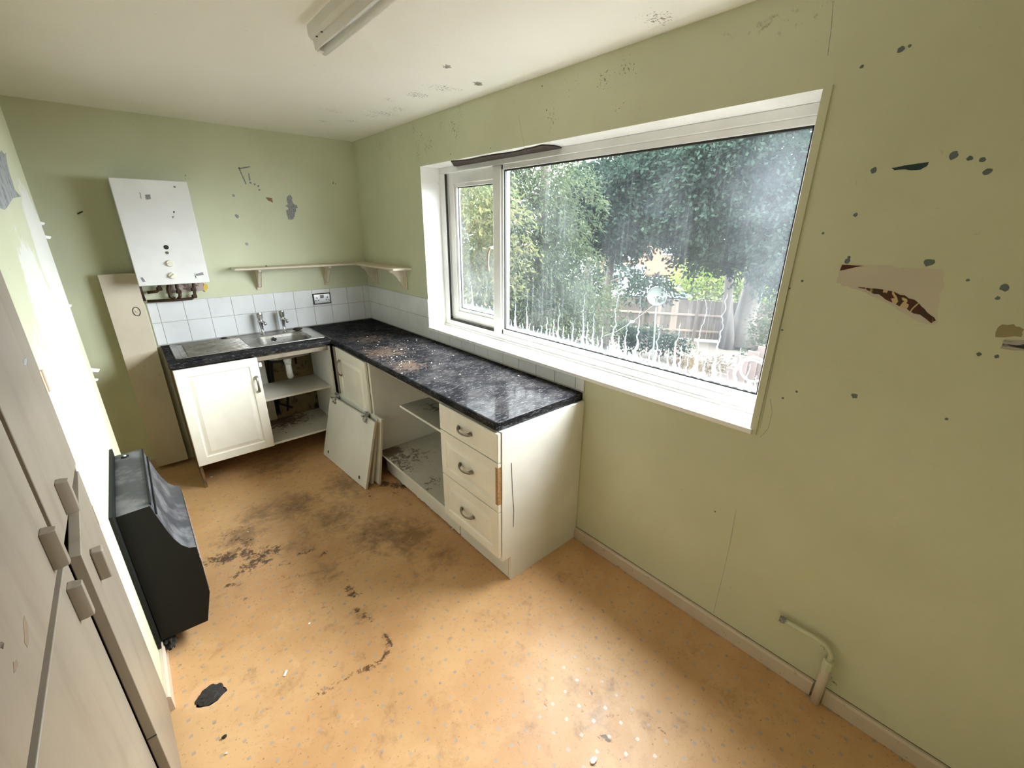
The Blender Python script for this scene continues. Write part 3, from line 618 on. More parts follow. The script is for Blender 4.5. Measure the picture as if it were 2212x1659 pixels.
# ------------------------------------------------------------------ sink, taps, waste
sk = thing('kitchen_sink', 'stained stainless steel inset sink with ribbed drainer', 'sink', (-1.085, -.26, ZW))
def rr(cx, cy, hx, hy, r, z, n=64):
    out = []; q4 = n//4
    for c4, (sx_, sy_) in enumerate(((1, 1), (-1, 1), (-1, -1), (1, -1))):
        for k in range(q4):
            a = pi/2*(c4+k/(q4-1)); out.append((cx+sx_*(hx-r)+r*math.cos(a), cy+sy_*(hy-r)+r*math.sin(a), z))
    return out
def loft(loops, cap=True):
    n = len(loops[0]); V = [p for L in loops for p in L]; Fc = []
    for i in range(len(loops)-1):
        for k in range(n): Fc.append((i*n+k, (i+1)*n+k, (i+1)*n+(k+1) % n, i*n+(k+1) % n))
    if cap: Fc.append(tuple(range((len(loops)-1)*n, len(loops)*n)))
    return V, Fc
cx, cy, hx, hy = -1.086, -.262, .482, .235
bx, by, bhx, bhy = -.868, -.312, .185, .155
L = [rr(cx, cy, hx, hy, .02, ZW), rr(cx, cy, hx-.002, hy-.002, .02, ZW+.004), rr(cx, cy, hx-.006, hy-.006, .02, ZW+.005), rr(cx, cy, hx-.012, hy-.012, .018, ZW+.001),
     rr(bx, by, bhx+.004, bhy+.004, .085, ZW+.001), rr(bx, by, bhx, bhy, .085, ZW-.002), rr(bx, by, bhx-.008, bhy-.008, .085, ZW-.02), rr(bx, by, bhx-.018, bhy-.016, .08, ZW-.11),
     rr(bx, by, bhx-.03, bhy-.03, .075, ZW-.135), rr(bx, by, bhx-.07, bhy-.07, .05, ZW-.148)]
part('basin', loft(L), 'steel', sk, smooth=False)
for i in range(10):
    y = -.455+i*.039
    p = tube([(-1.50, y, ZW+.0015), (-1.49, y, ZW+.0025), (-1.14, y, ZW+.0025), (-1.125, y, ZW+.0012)], [.003, .0075, .0075, .003], 8)
    part('drainer_ridge', p, 'steel', sk, smooth=True)
part('drainer_step', join(box(-1.53, -1.522, -.475, -.055, ZW+.0005, ZW+.004), box(-1.53, -1.10, -.481, -.475, ZW+.0005, ZW+.004), box(-1.53, -1.10, -.055, -.049, ZW+.0005, ZW+.004)), 'steel', sk, bevel=.0015)
ov = on(600, 733, 'y', -.172)
part('overflow', lathe([(.001, -.006), (.017, -.006), (.019, -.003), (.015, -.001), (.001, -.001)], (-.905, -.163, ZW-.032), 'y'), 'grime', sk, smooth=True)
part('overflow_ring', tube([(-.905+.018*math.cos(a), -.170, ZW-.032+.018*math.sin(a)) for a in np.linspace(0, 2*pi, 20)[:-1]], .0025, 6, closed=True), 'chrome', sk, smooth=True)
part('plughole', lathe([(.001, 0), (.035, 0), (.038, .003), (.03, .004), (.001, .001)], (bx, by, ZW-.148)), 'chrome', sk, smooth=True)
def tap(x, y, lab):
    t = thing('tap', lab, 'tap', (x, y, ZW+.001), 'pillar taps behind the sink bowl')
    z = ZW+.001
    part('tap_body', lathe([(.001, 0), (.019, 0), (.019, .006), (.012, .010), (.011, .05), (.016, .085), (.019, .10), (.019, .115), (.014, .122), (.001, .122)], (x, y, z)), 'chrome', t, smooth=True)
    part('tap_head', lathe([(.001, .12), (.013, .122), (.021, .13), (.022, .165), (.018, .176), (.001, .178)], (x, y, z), n=12), 'chrome', t, smooth=False)
    part('spout', tube([(x, y, z+.095), (x+.01, y-.03, z+.105), (x+.016, y-.055, z+.10), (x+.018, y-.064, z+.085)], [.012, .011, .010, .010], 10), 'chrome', t, smooth=True)
tap(-.958, -.075, 'chrome pillar tap behind the bowl, the one beside the drainer'); tap(-.797, -.08, 'chrome pillar tap behind the bowl, the one beside the worktop corner')
p = on(643, 712, 'z', ZW+.008)
lump = bmesh.new(); bmesh.ops.create_icosphere(lump, subdivisions=3, radius=1)
LV = [tuple(v.co) for v in lump.verts]; LF = [tuple(v.index for v in f.verts) for f in lump.faces]; lump.free()
def blob(c, rx, ry, rz, amp=.25, sc=2.5, seed=0):
    V = []
    for v in LV:
        k = 1+amp*mnoise.noise(Vector(v)*sc+Vector((seed, seed*1.3, 0))); V.append((c[0]+v[0]*rx*k, c[1]+v[1]*ry*k, c[2]+v[2]*rz*k))
    return V, LF
one('scourer', blob((p[0], p[1], ZW+.013), .034, .022, .012, .4), 'trapbrown', 'dark brown dried scourer on the sink rim behind the bowl', 'scourer', smooth=True)
one('rag_scrap', blob((on(483, 731, 'z', ZW)[0], -.06, ZW+.008), .02, .01, .007, .5), 'dark_brown', 'small reddish brown scrap behind the drainer', 'scrap', smooth=True)
tr = thing('waste_trap', 'white plastic bottle trap under the sink bowl', 'pipe', (bx, by, .60))
part('trap_neck', lathe([(.001, .76), (.028, .76), (.030, .745), (.030, .735), (.026, .73), (.026, .71), (.001, .71)], (bx, by, 0)), 'white_pl', tr, smooth=True)
part('trap_bend', tube([(bx, by, .715), (bx, by, .64), (bx+.005, by+.01, .61), (bx+.01, by+.035, .595), (bx+.012, by+.06, .61), (bx+.012, by+.065, .66), (bx+.012, by+.07, .70)], [.022, .022, .023, .024, .023, .021, .021], 14), 'white_pl', tr, smooth=True)
part('waste_pipe', tube([(bx+.012, by+.07, .70), (bx-.02, by+.14, .71), (bx-.08, -.09, .70), (bx-.09, -.06, .60), (bx-.09, -.05, .22)], .021, 10), 'grime', tr, smooth=True)

# ------------------------------------------------------------------ cabinets
def panel_door(w2, h2, t, inset=.055, g=True):
    """front faces -y, lower corner at the origin, back at y = t"""
    def R(i, d): return [(i, d, i), (w2-i, d, i), (w2-i, d, h2-i), (i, d, h2-i)]
    if g: L = [R(0, t), R(0, .003), R(.003, 0), R(inset, 0), R(inset+.006, .006), R(inset+.014, .006), R(inset+.036, .0005)]
    else: L = [R(0, t), R(0, .003), R(.003, 0), R(.02, 0), R(.022, .001), R(.024, 0)]
    V = [p for l in L for p in l]; Fc = [(3, 2, 1, 0)]
    Fc = [(0, 1, 2, 3)]
    for i in range(len(L)-1):
        for k in range(4): Fc.append((i*4+k, i*4+(k+1) % 4, (i+1)*4+(k+1) % 4, (i+1)*4+k)[::-1])
    n = (len(L)-1)*4; Fc.append((n, n+1, n+2, n+3)[::-1])
    return V, Fc
def face_y(VF, x, y, z): return [(v[0]+x, v[1]+y, v[2]+z) for v in VF[0]], VF[1]           # door facing -y
def face_x(VF, x, y, z): return [(v[1]+x, y-v[0], v[2]+z) for v in VF[0]], VF[1]           # door facing -x, starts at y and runs to -y
def handle(c, axis, L2=.10, out=(0, -1, 0), m='pewter', parent=None, sag=.0):
    """bow handle: arc of length L2 along axis, standing out by 28 mm"""
    c, a, o = Vector(c), Vector(axis), Vector(out); pts, rs = [], []
    for k in range(13):
        t = k/12*2-1; pts.append(c+a*(t*L2/2)+o*(.004+.026*(1-t*t)**.55)); rs.append(.0038+.0035*(abs(t)**3))
    s = a.cross(o)
    V, Fc = tube(pts, rs, 8)
    V2 = []
    for i, v in enumerate(V):                             # flatten to a strap 11 mm wide
        q2 = pts[i//8]; d = Vector(v)-q2; V2.append(tuple(q2+d+s*(d.dot(s)*.8)))
    return part('handle', (V2, Fc), m, parent, smooth=True)
# base unit under the sink: left door kept, right side open
C0, C1 = -1.600, -.612; YF = -.580
su = thing('sink_cabinet', 'cream base cabinet under the sink, one door shut and its other half bare', 'cabinet', (-1.106, -.29, 0))
part('side_panel', box(C0, C0+.016, YF, -.02, 0.0, .872), 'damp', su, label='damp-stained brown side panel'); part('side_panel', box(C1-.016, C1, YF, -.10, .175, .872), 'cabw', su)
cb = part('base_panel', grid(cuts(C0+.016, C1-.016, .05), cuts(YF, -.10, .05), lambda x, y: (x, y, .193)), 'litter', su); wear(cb, [(-.95, -.2, .2, .15, .8, 0)], (0, 1))
part('base_edge', box(C0+.016, C1-.016, YF-.001, -.10, .176, .192), 'cabw', su, bevel=.001)
part('top_rail', box(C0+.016, C1-.016, YF, YF+.016, .842, .872), 'cream', su, bevel=.001)
part('shelf', box(-1.12, -.63, -.52, -.13, .510, .526), 'inner', su, bevel=.001)
part('back_panel', prism([(-1.58, .195), (-.985, .195), (-.985, .50), (-1.0, .53), (-1.0, .78), (-1.02, .81), (-1.58, .81)], 'y', -.125, -.119), 'inner', su)
part('divider', box(-1.13, -1.118, YF+.01, -.125, .195, .842), 'inner', su)
dr = part('door', face_y(panel_door(.478, .698, .018), -1.603, YF-.019, .178), 'cab', su, bevel=0)
handle((-1.154, YF-.019, .685), (0, 0, 1), .115, parent=dr)
part('hinge_block', box(-1.118, -1.10, YF-.004, YF+.03, .80, .83), 'white_pl', su, bevel=.002)
struct('bare_plaster', box(C0+.01, -.02, -.004, 0, .08, .88), 'brickwall', wf)
for k, pts in enumerate([[(-1.0, -.03, .72), (-.80, -.03, .72), (-.72, -.03, .70), (-.66, -.03, .70)], [(-.74, -.03, .84), (-.74, -.03, .62)], [(-.90, -.05, .45), (-.86, -.05, .33), (-.88, -.06, .22)], [(-.96, -.04, .45), (-.93, -.06, .30), (-.84, -.06, .24)]]):
    if k == 0: pw = thing('supply_pipes', 'dark tarnished supply pipes behind the sink cabinet shelves', 'pipe', (-.85, -.04, .22))
    part('pipe', tube(pts, .009, 8), 'pipe_dark' if k < 2 else 'grime', pw, smooth=True)

# corner unit with its own door, open unit, drawers: all face -x
XF = -.580
co = thing('corner_cabinet', 'cream corner cabinet with panelled door standing partly behind the leaning boards', 'cabinet', (-.3, -.90, 0))
part('corner_post', box(-.600, -.580, -.640, -.600, .15, .872), 'cream', co, bevel=.002)
dr = part('door', face_x(panel_door(.545, .700, .018, .065), XF-.019, -.650, .175), 'cab', co)
handle((XF-.019, -.728, .722), (0, 0, 1), .125, (-1, 0, 0), parent=dr)
part('side_panel', box(XF, -.02, -1.216, -1.200, .15, .878), 'inner', co, bevel=.001)
part('base_panel', box(XF, -.02, -1.2, -.62, .15, .168), 'inner', co)
oc = thing('open_cabinet', 'white open kitchen base cabinet without doors, litter on its boards', 'cabinet', (-.3, -1.68, 0))
part('side_panel', box(XF-.001, -.02, -1.234, -1.218, .15, .872), 'cabw', oc, bevel=.001, label='pale side board with brown specks')
part('side_panel', box(XF, -.02, -2.140, -2.124, .15, .872), 'cabw', oc, bevel=.001)
cb = part('base_panel', grid(cuts(XF, -.02, .05), cuts(-2.124, -1.234, .05), lambda x, y: (x, y, .1985)), 'litter', oc)
wear(cb, [(-.52, -1.30, .10, .10, 1.0, 0), (-.42, -1.45, .10, .14, .45, 0), (-.55, -1.45, .05, .2, .6, 0), (-.5, -1.85, .07, .05, .5, 0)], (0, 1))
part('base_edge', box(XF-.001, -.02, -2.124, -1.234, .182, .198), 'cabw', oc, bevel=.001)
part('top_rail', box(XF, XF+.05, -2.124, -1.234, .862, .878), 'cream', oc, bevel=.001)
part('back_panel', box(-.03, -.024, -2.124, -1.234, .2, .872), 'inner', oc)
cb = part('shelf', grid(cuts(-.545, -.04, .05), cuts(-2.122, -1.575, .05), lambda x, y: (x, y, .665)), 'litter', oc); wear(cb, [(-.4, -1.75, .05, .1, .6, 0)], (0, 1))
part('shelf_edge', box(-.546, -.04, -2.122, -1.572, .650, .6648), 'cabw', oc, bevel=.001)
def rag_plinth(y0, y1, z1):
    n = 40; V = []; 
    bot = [max(0.0015, .012+.016*mnoise.noise(Vector((k*.55, 3, 0)))) for k in range(n+1)]
    for x in (-.525, -.51):
        for k in range(n+1): y = y0+(y1-y0)*k/n; V += [(x, y, bot[k]), (x, y, z1)]
    m = 2*(n+1); Fc = []
    for k in range(n):
        a = 2*k; Fc += [(a, a+1, a+3, a+2), (m+a, m+a+2, m+a+3, m+a+1), (a+1, m+a+1, m+a+3, a+3), (a, a+2, m+a+2, m+a)]
    Fc += [(0, m, m+1, 1), (m-2, m-1, 2*m-1, 2*m-2)]
    return V, Fc
one('plinth', rag_plinth(-1.222, -2.180, .1805), 'cabw', 'white plinth with a chewed lower edge below the open cabinet', 'plinth')
du = thing('drawer_unit', 'cream three-drawer base unit at the end of the worktop', 'drawer unit', (-.3, -2.39, 0))
part('carcass', join(box(XF, -.02, -2.158, -2.142, .15, .878), box(XF, -.02, -2.622, -2.608, .15, .878), box(XF, -.02, -2.61, -2.155, .15, .166), box(XF, -.02, -2.61, -2.155, .862, .878), box(-.05, -.04, -2.61, -2.155, .166, .862)), 'cabw', du)
for z0, z1, gg in ((.727, .874, False), (.455, .722, True), (.182, .450, True)):
    d = part('drawer', face_x(panel_door(.490, z1-z0, .019, .045, gg), XF-.0205, -2.146, z0), 'cab', du)
    if gg and z1 > .6: part('chipped_edge', prism([(-.6015, z0+.055), (-.6015, z1-.035), (-.6025, z1-.022), (-.5790, z1-.020), (-.5790, z0+.042), (-.6025, z0+.045)], 'y', -2.6185, -2.6366), 'chip', d, label='brown bare board where the foil has broken away')
    handle((XF-.0205, -2.385, (z0+z1)/2+.005), (0, 1, 0), .105, (-1, 0, -.35), parent=d)
part('plinth', box(-.523, -.508, -2.186, -2.622, 0.003, .150), 'cabw', du, bevel=.001)
part('end_panel', prism([(-.522, 0.), (-.522, .150), (-.578, .150), (-.578, .880), (-.004, .880), (-.004, 0.)], 'y', -2.640, -2.6235), 'cabw', du, bevel=.001, label='plain white end panel with a long scratch')
ep = part('scratch', tube([on(1105, 1000, 'y', -2.6405), on(1107, 1060, 'y', -2.6405), on(1110, 1100, 'y', -2.6405), on(1109, 1138, 'y', -2.6405)], .0012, 5), 'grime', du)

# ------------------------------------------------------------------ doors leaning on the open cabinet, lying on their long edge
def leaning(lab, x, y, yaw, lean, w2=.715, h2=.496, front_back='cabw', hinges=True, holes=True, z=0.0):
    """x, y: far lower corner; the long edge runs towards -y; leans towards +x"""
    e = Vector((math.sin(yaw), -math.cos(yaw), 0)); n0 = Vector((math.cos(yaw), math.sin(yaw), 0)); up = Vector((0, 0, 1))*math.cos(lean)+n0*math.sin(lean)
    nn = -(n0*math.cos(lean)-Vector((0, 0, 1))*math.sin(lean))       # towards the room
    o = Vector((x, y, z+.018*math.sin(lean)))
    def P3(a, h, d): return o+e*a+up*h+nn*d                            # d = 0 is the visible back of the door
    t = thing('cabinet_door', lab, 'cabinet door', tuple(o+e*w2/2), 'loose cabinet doors leaning on the open cabinet')
    def B(a0, a1, h0, h1, d0, d1):
        V = [tuple(P3(a, h, d)) for d in (d0, d1) for h in (h0, h1) for a in (a0, a1)]
        return V, [(0, 2, 3, 1), (4, 5, 7, 6), (0, 1, 5, 4), (2, 6, 7, 3), (0, 4, 6, 2), (1, 3, 7, 5)]
    part('door_board', B(0, w2, 0, h2, -.018, 0), front_back, t, bevel=.002)
    part('edge_strip', B(w2, w2+.0012, .002, h2-.002, -.017, -.001), 'beige', t)
    if hinges:
        for a in (.10, w2-.115):
            hg = part('hinge', join(B(a-.022, a+.022, h2-.04, h2-.008, 0, .006), B(a-.010, a+.010, h2-.03, h2+.012, .006, .020), B(a-.026, a-.002, h2+.0, h2+.016, .012, .030), B(a+.004, a+.02, h2-.012, h2+.01, .016, .034)), 'chrome', t, bevel=.002)
    if holes:
        for a in (.085, w2-.105):
            c = P3(a, .05, .0006); s = e; V = []; n = 14
            for h in (0, .0006):
                for k in range(n): V.append(tuple(c+nn*h+e*math.cos(2*pi*k/n)*.013+up*math.sin(2*pi*k/n)*.013))
            part('screw_recess', (V, [tuple(range(n)), tuple(range(n, 2*n))]+[(i, (i+1) % n, n+(i+1) % n, n+i) for i in range(n)]), 'damp', t)
    return t
leaning('white cabinet door leaning outermost of three, hinges along its top, two brown holes', -.802, -.637, .065, .254)
leaning('white cabinet door leaning between two others, hinges on its top edge', -.730, -.594, .05, .206, holes=False)
leaning('dirty cream cabinet door leaning innermost, against the open cabinet', -.690, -.66, .05, .147, w2=.69, hinges=False, holes=False, front_back='cab')

# ------------------------------------------------------------------ boiler, its pipes and the boxed pipe casing
BX0, BX1, BZ0, BZ1, BY = -1.643, -1.256, 1.376, 2.019, -.25
bo = thing('boiler', 'white wall-hung boiler with two cream knobs', 'boiler', (-1.45, -.13, BZ0))
part('casing', box(BX0, BX1, BY, -.012, BZ0, BZ1), 'boiler', bo, bevel=.004)
def disc(u, v, r, h, m, nm, n=20, prof=None): 
    p = on(u, v, 'y', BY); return part(nm, lathe(prof or [(.001, 0), (r, 0), (r, -h*.8), (r*.9, -h), (.001, -h)], (p[0], BY, p[2]), 'y', n), m, bo, smooth=False)
disc(359, 534, .014, .0012, 'grime', 'sight_hole'); disc(361, 546, .009, .004, 'chrome', 'button')
for u, v, a in ((367, 569, .1), (372, 595, .7)):
    k = disc(u, v, .022, .022, 'knob', 'knob', prof=[(.001, 0), (.022, 0), (.022, -.004), (.0185, -.007), (.018, -.016), (.001, -.017)])
    p = on(u, v, 'y', BY); d = Vector((math.cos(a), 0, math.sin(a))); s = Vector((-d.z, 0, d.x)); c = Vector((p[0], BY-.016, p[2])); V = []
    for dy in (0, -.009):
        for i, j in ((-1, -1), (1, -1), (1, 1), (-1, 1)): V.append(tuple(c+d*(.0165*i)+s*(.0035*j)+Vector((0, dy, 0))))
    part('knob_grip', (V, [(0, 1, 2, 3), (7, 6, 5, 4), (0, 4, 5, 1), (1, 5, 6, 2), (2, 6, 7, 3), (3, 7, 4, 0)]), 'knob', k, bevel=.001)
for pix, m in (([(313, 421), (325, 420), (326, 430), (315, 431)], 'smudge'), ([(301, 416), (303, 416), (306, 429), (304, 429)], 'smudge'), ([(421, 592), (438, 588), (440, 594), (424, 596)], 'smudge'), ([(303, 600), (308, 599), (315, 609), (308, 609)], 'smudge'),
               ([(374, 456), (377, 456), (377, 460), (374, 460)], 'grime'), ([(371, 468), (376, 466), (374, 473)], 'smudge'), ([(374, 402), (380, 402), (380, 406), (376, 406)], 'smudge'), ([(423, 602), (420, 590), (421, 590), (424, 600)], 'grime')):
    pts = [on(u, v, 'y', BY) for u, v in pix]; n = len(pts); poly = rough_poly([(p[0], p[2]) for p in pts], .0015, 3)
    part('scuff', prism(poly, 'y', BY-.0004, BY), m, bo)
part('side_latch', box(BX1, BX1+.003, -.19, -.18, 1.86, 1.885), 'grime', bo)
bk = thing('boiler_pipes', 'dark tarnished pipes under the boiler', 'pipe', (-1.45, -.06, 1.24))
def P2(pts, y=-.05): return [tuple(on(u, v, 'y', y)) for u, v in pts]
for pts, r in (([(318, 632), (338, 630), (343, 626), (344, 616), (343, 600)], .010), ([(318, 651), (380, 648), (414, 645), (421, 640), (420, 628), (415, 600)], .010), ([(366, 600), (364, 625), (368, 641), (378, 645)], .012),
               ([(385, 646), (389, 640), (388, 630), (382, 622), (380, 600)], .010), ([(296, 596), (303, 625), (312, 650)], .010)):
    part('pipe', tube(P2(pts), r, 8), 'pipe_dark', bk, smooth=True)
for u, v in ((386, 630), (418, 625), (344, 624), (420, 640)): p = P2([(u, v)])[0]; part('fitting', lathe([(.001, -.012), (.016, -.012), (.017, 0), (.016, .012), (.001, .012)], p, n=6), 'pipe_dark', bk)
mp = thing('mounting_plate', 'rusty grey mounting plate on the wall under the boiler', 'plate', (-1.36, -.01, 1.30))
part('plate', prism([(on(u, v, 'y', -.01)[0], on(u, v, 'y', -.01)[2]) for u, v in ((362, 634), (441, 627), (438, 605), (360, 605))], 'y', -.012, -.002), 'galv', mp)
part('sealant', prism([(on(u, v, 'y', -.01)[0], on(u, v, 'y', -.01)[2]) for u, v in ((441, 612), (447, 614), (450, 622), (443, 630), (439, 626))], 'y', -.009, -.001), 'yellow', mp, label='smear of yellow sealant')
pc = thing('pipe_casing', 'tall beige painted pipe boxing beside the sink cabinet', 'pipe casing', (-1.73, -.04, .0))
CX0, CX1 = -1.829, -1.640
part('front_board', box(CX0, CX1, -.078, -.064, .03, 1.447), 'beige', pc, bevel=.001)
part('side_board', box(CX0+.004, CX0+.018, -.064, -.002, .03, 1.440), 'beige', pc); part('side_board', box(CX1-.018, CX1-.004, -.064, -.002, .03, 1.440), 'beige', pc)
p = on(295, 673, 'y', -.08)
part('oval_ring', tube([(p[0]+.019*math.cos(a), -.079, p[2]+.030*math.sin(a)) for a in np.linspace(0, 2*pi, 22)[:-1]], .0022, 6, closed=True), 'grime', pc, smooth=True)
part('ring_pin', box(p[0]-.003, p[0]+.012, -.083, -.078, p[2]-.003, p[2]+.003), 'beige', pc)
one('sealant_blob', box(-1.635, -1.60, -.03, -.008, .918, .9225), 'yellow', 'small smear of yellow sealant at the worktop end by the casing', 'sealant', bevel=.004) if False else None

# ------------------------------------------------------------------ corner shelf
cs = thing('corner_shelf', 'cream L-shaped corner shelf with shaped brackets above the tiles', 'shelf', (-.4, -.15, 1.27))
zt = 1.452
def ledge(V2): return V2
part('board', box(-1.075, -.006, -.158, -.001, zt-.018, zt), 'beige', cs, bevel=.004); part('board', box(-.158, -.001, -.865, -.159, zt-.018, zt), 'beige', cs, bevel=.004)
part('edge_moulding', join(box(-1.078, -.160, -.164, -.158, zt-.014, zt-.003)), 'beige', cs, bevel=.002); part('edge_moulding', box(-.164, -.158, -.868, -.165, zt-.014, zt-.003), 'beige', cs, bevel=.002)
def bracket(c, along, out):
    c, a, o = Vector(c), Vector(along), Vector(out); Z = Vector((0, 0, 1)); t = .011
    prof = [(0, 0), (.125, 0), (.125, -.014), (.095, -.028), (.070, -.060), (.058, -.085), (.040, -.100), (.030, -.125), (.020, -.140), (0, -.142)]
    V = []; n = len(prof)
    for s in (-1, 1):
        for d, h in prof: V.append(tuple(c+a*(t*s)+o*(d+.012)+Z*h))
    VF = V, [tuple(range(n)), tuple(range(n, 2*n))[::-1]]+[(i, (i+1) % n, n+(i+1) % n, n+i) for i in range(n)]
    bb = part('bracket', VF, 'beige', cs, bevel=.003)
    V = [tuple(c+a*(sa*.020)+o*d+Z*h) for d in (0.001, .012) for h in (-.165, 0) for sa in (-1, 1)]
    part('bracket_plate', (V, [(0, 2, 3, 1), (4, 5, 7, 6), (0, 1, 5, 4), (2, 6, 7, 3), (0, 4, 6, 2), (1, 3, 7, 5)]), 'beige', bb, bevel=.002)
for x in (-.905, -.375): bracket((x, 0, zt-.019), (1, 0, 0), (0, -1, 0))
for y in (-.215, -.755): bracket((0, y, zt-.019), (0, 1, 0), (-1, 0, 0))
p = on(574, 570, 'y', -.08); one('dead_insect', blob((p[0], -.08, zt+.004), .006, .005, .004), 'grime', 'tiny black speck on top of the corner shelf', 'debris', smooth=True)

# ------------------------------------------------------------------ socket
so = thing('double_socket', 'chrome double wall socket set in the white tiles', 'socket', (-.437, -.01, 1.107))
part('back_frame', box(-.513, -.361, -.0115, -.0062, 1.107, 1.201), 'grime', so, bevel=.001)
part('faceplate', box(-.505, -.369, -.016, -.0115, 1.114, 1.194), 'chrome', so, bevel=.003)
part('rocker', box(-.453, -.421, -.019, -.016, 1.160, 1.186), 'smudge', so, bevel=.002)
for cx_ in (-.482, -.392):
    for dx, dz, w3, h3 in ((0, .016, .004, .009), (-.011, -.006, .007, .004), (.011, -.006, .007, .004)):
        part('pin_slot', box(cx_+dx-w3/2*1.4, cx_+dx+w3/2*1.4, -.0163, -.0158, 1.148+dz-h3/2*1.4, 1.148+dz+h3/2*1.4), 'grime', so)

# ------------------------------------------------------------------ black wall heater
he = thing('wall_heater', 'black wall-hung heater with dusty top and scooped front', 'heater', (-1.83, -1.69, .08))
Y0, Y1 = -1.985, -1.375
prof = [(-1.928, .715), (-1.827, .719), (-1.8215, .685), (-1.813, .645), (-1.802, .590), (-1.789, .540), (-1.772, .500), (-1.752, .475), (-1.729, .466), (-1.727, .350), (-1.729, .221), (-1.764, .077), (-1.926, .085)]
V, Fc = [], []
n = len(prof)
for y in (Y0, Y1):
    for x, z in prof: V.append((x+.006, y, z))
sideF = [tuple(range(n)), tuple(range(n, 2*n))[::-1]]
part('side_casing', (V, sideF[:1]), 'black', he); part('side_casing', (V, sideF[1:]), 'black', he)
def strip2(i0, i1): return V, [(i, n+i, n+(i+1) % n, (i+1) % n)[::-1] for i in range(i0, i1)]
part('top_panel', strip2(0, 1), 'dusty', he); part('scooped_panel', strip2(1, 8), 'dusty', he, smooth=True); part('front_panel', strip2(8, 12), 'black', he)
part('underside', strip2(12, 13), 'black', he)
part('grille_rib', box(-1.8235, -1.816, Y0+.015, Y1-.015, .712, .724), 'black', he, bevel=.002); part('grille_rib', box(-1.8135, -1.807, Y0+.01, Y1-.01, .668, .678), 'black', he, bevel=.002)
part('edge_trim', box(-1.7225, -1.7195, Y0+.01, Y1-.01, .232, .40), 'galv', he)
part('shadow_gap_sheet', box(XL+.001, XL+.012, Y0-.055, Y1+.015, .095, .748), 'black', he, bevel=.001)  # black sheet standing in for the shadow gap between heater and wall
p = on(276, 985, 'z', .722); part('button', lathe([(.001, 0), (.016, 0), (.014, .004), (.001, .005)], (-1.885, -1.42, .716)), 'black', he, smooth=True); part('indicator', lathe([(.001, 0), (.006, 0), (.005, .004), (.001, .005)], (-1.885, -1.42, .720)), 'knob', he, smooth=True)
one('soot_fluff', blob((-1.90, -1.965, .055), .022, .05, .02, .8, 3), 'grime', 'clump of sooty fluff below the black heater', 'fluff', kind='stuff')

# ------------------------------------------------------------------ built-in cupboard
cu = thing('built_in_cupboard', 'cream painted built-in cupboard with four doors and chunky pulls', 'cupboard', (XL, -2.9, 0))
K0, KM, K1, KZ = -2.262, -2.765, -3.42, 1.068; XD = -1.930
FXB = XL-.020
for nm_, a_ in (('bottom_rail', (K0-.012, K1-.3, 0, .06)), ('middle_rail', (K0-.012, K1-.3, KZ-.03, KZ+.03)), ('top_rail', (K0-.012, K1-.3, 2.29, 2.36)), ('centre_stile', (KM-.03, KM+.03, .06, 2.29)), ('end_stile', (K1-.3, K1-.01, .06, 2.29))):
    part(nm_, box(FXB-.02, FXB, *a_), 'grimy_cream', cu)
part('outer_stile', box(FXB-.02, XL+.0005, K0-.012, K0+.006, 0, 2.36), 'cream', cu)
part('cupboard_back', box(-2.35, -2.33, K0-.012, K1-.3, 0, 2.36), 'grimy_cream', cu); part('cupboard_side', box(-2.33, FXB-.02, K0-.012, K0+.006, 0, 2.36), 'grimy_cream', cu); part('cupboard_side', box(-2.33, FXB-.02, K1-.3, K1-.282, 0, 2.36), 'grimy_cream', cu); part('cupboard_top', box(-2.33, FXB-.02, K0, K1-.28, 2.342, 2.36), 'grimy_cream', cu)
def pull(y0, z0, z1, x, par, dy=.0):
    w3 = .030; poly = [(x, y0), (x+.008, y0), (x+.024, y0-.010), (x+.024, y0-w3+.004), (x+.012, y0-w3), (x, y0-w3)]
    return part('handle', prism(poly, 'z', z0, z1), 'cream', par, bevel=.0015)
def hinge(y, z, par, x): return part('hinge', join(box(x, x+.002, y-.022, y, z-.032, z+.032), tube([(x+.004, y, z-.032), (x+.004, y, z+.032)], .0035, 8)), 'brass', par)
du1 = part('door', box(XL-.018, XD, K0, KM+.014, KZ+.004, 2.30), 'cream', cu, bevel=.002); hinge(K0+.001, 1.335, du1, XD); hinge(K0+.001, 2.1, du1, XD)
pull(KM+.19, 1.082, 1.168, XD, du1)
du2 = part('door', box(XL-.018, XD, KM-.020, K1, KZ+.016, 2.30), 'cream', cu, bevel=.002); pull(KM-.075, 1.10, 1.185, XD, du2)
du3 = part('door', box(XL-.018, XD, KM+.006, K1, .06, KZ-.010), 'cream', cu, bevel=.002); pull(KM-.055, .95, 1.035, XD, du3)
for par, ps in ((du1, [(150, 1160), (146, 1140)]), (du2, [(96, 1262), (92, 1274)]), (du3, [(140, 1335), (146, 1350), (152, 1320)])):
    pass
patch('grime_run', [(52, 1330), (58, 1345), (62, 1380), (58, 1400), (52, 1385), (50, 1350)], 'x', XD, .0004, 'grimy_cream', du3 if False else du2, .002)
patch('grime_run', [(28, 1430), (36, 1425), (38, 1440), (30, 1455)], 'x', XD, .0004, 'grimy_cream', du2, .002)
patch('brown_drip', [(-4, 1385), (8, 1390), (6, 1402), (-4, 1398)], 'x', XD, .0005, 'dark_brown', du2, .001)
patch('paint_chip', [(50, 778), (56, 772), (58, 786), (52, 790)], 'x', XD, .0004, 'smudge', du1, .001)
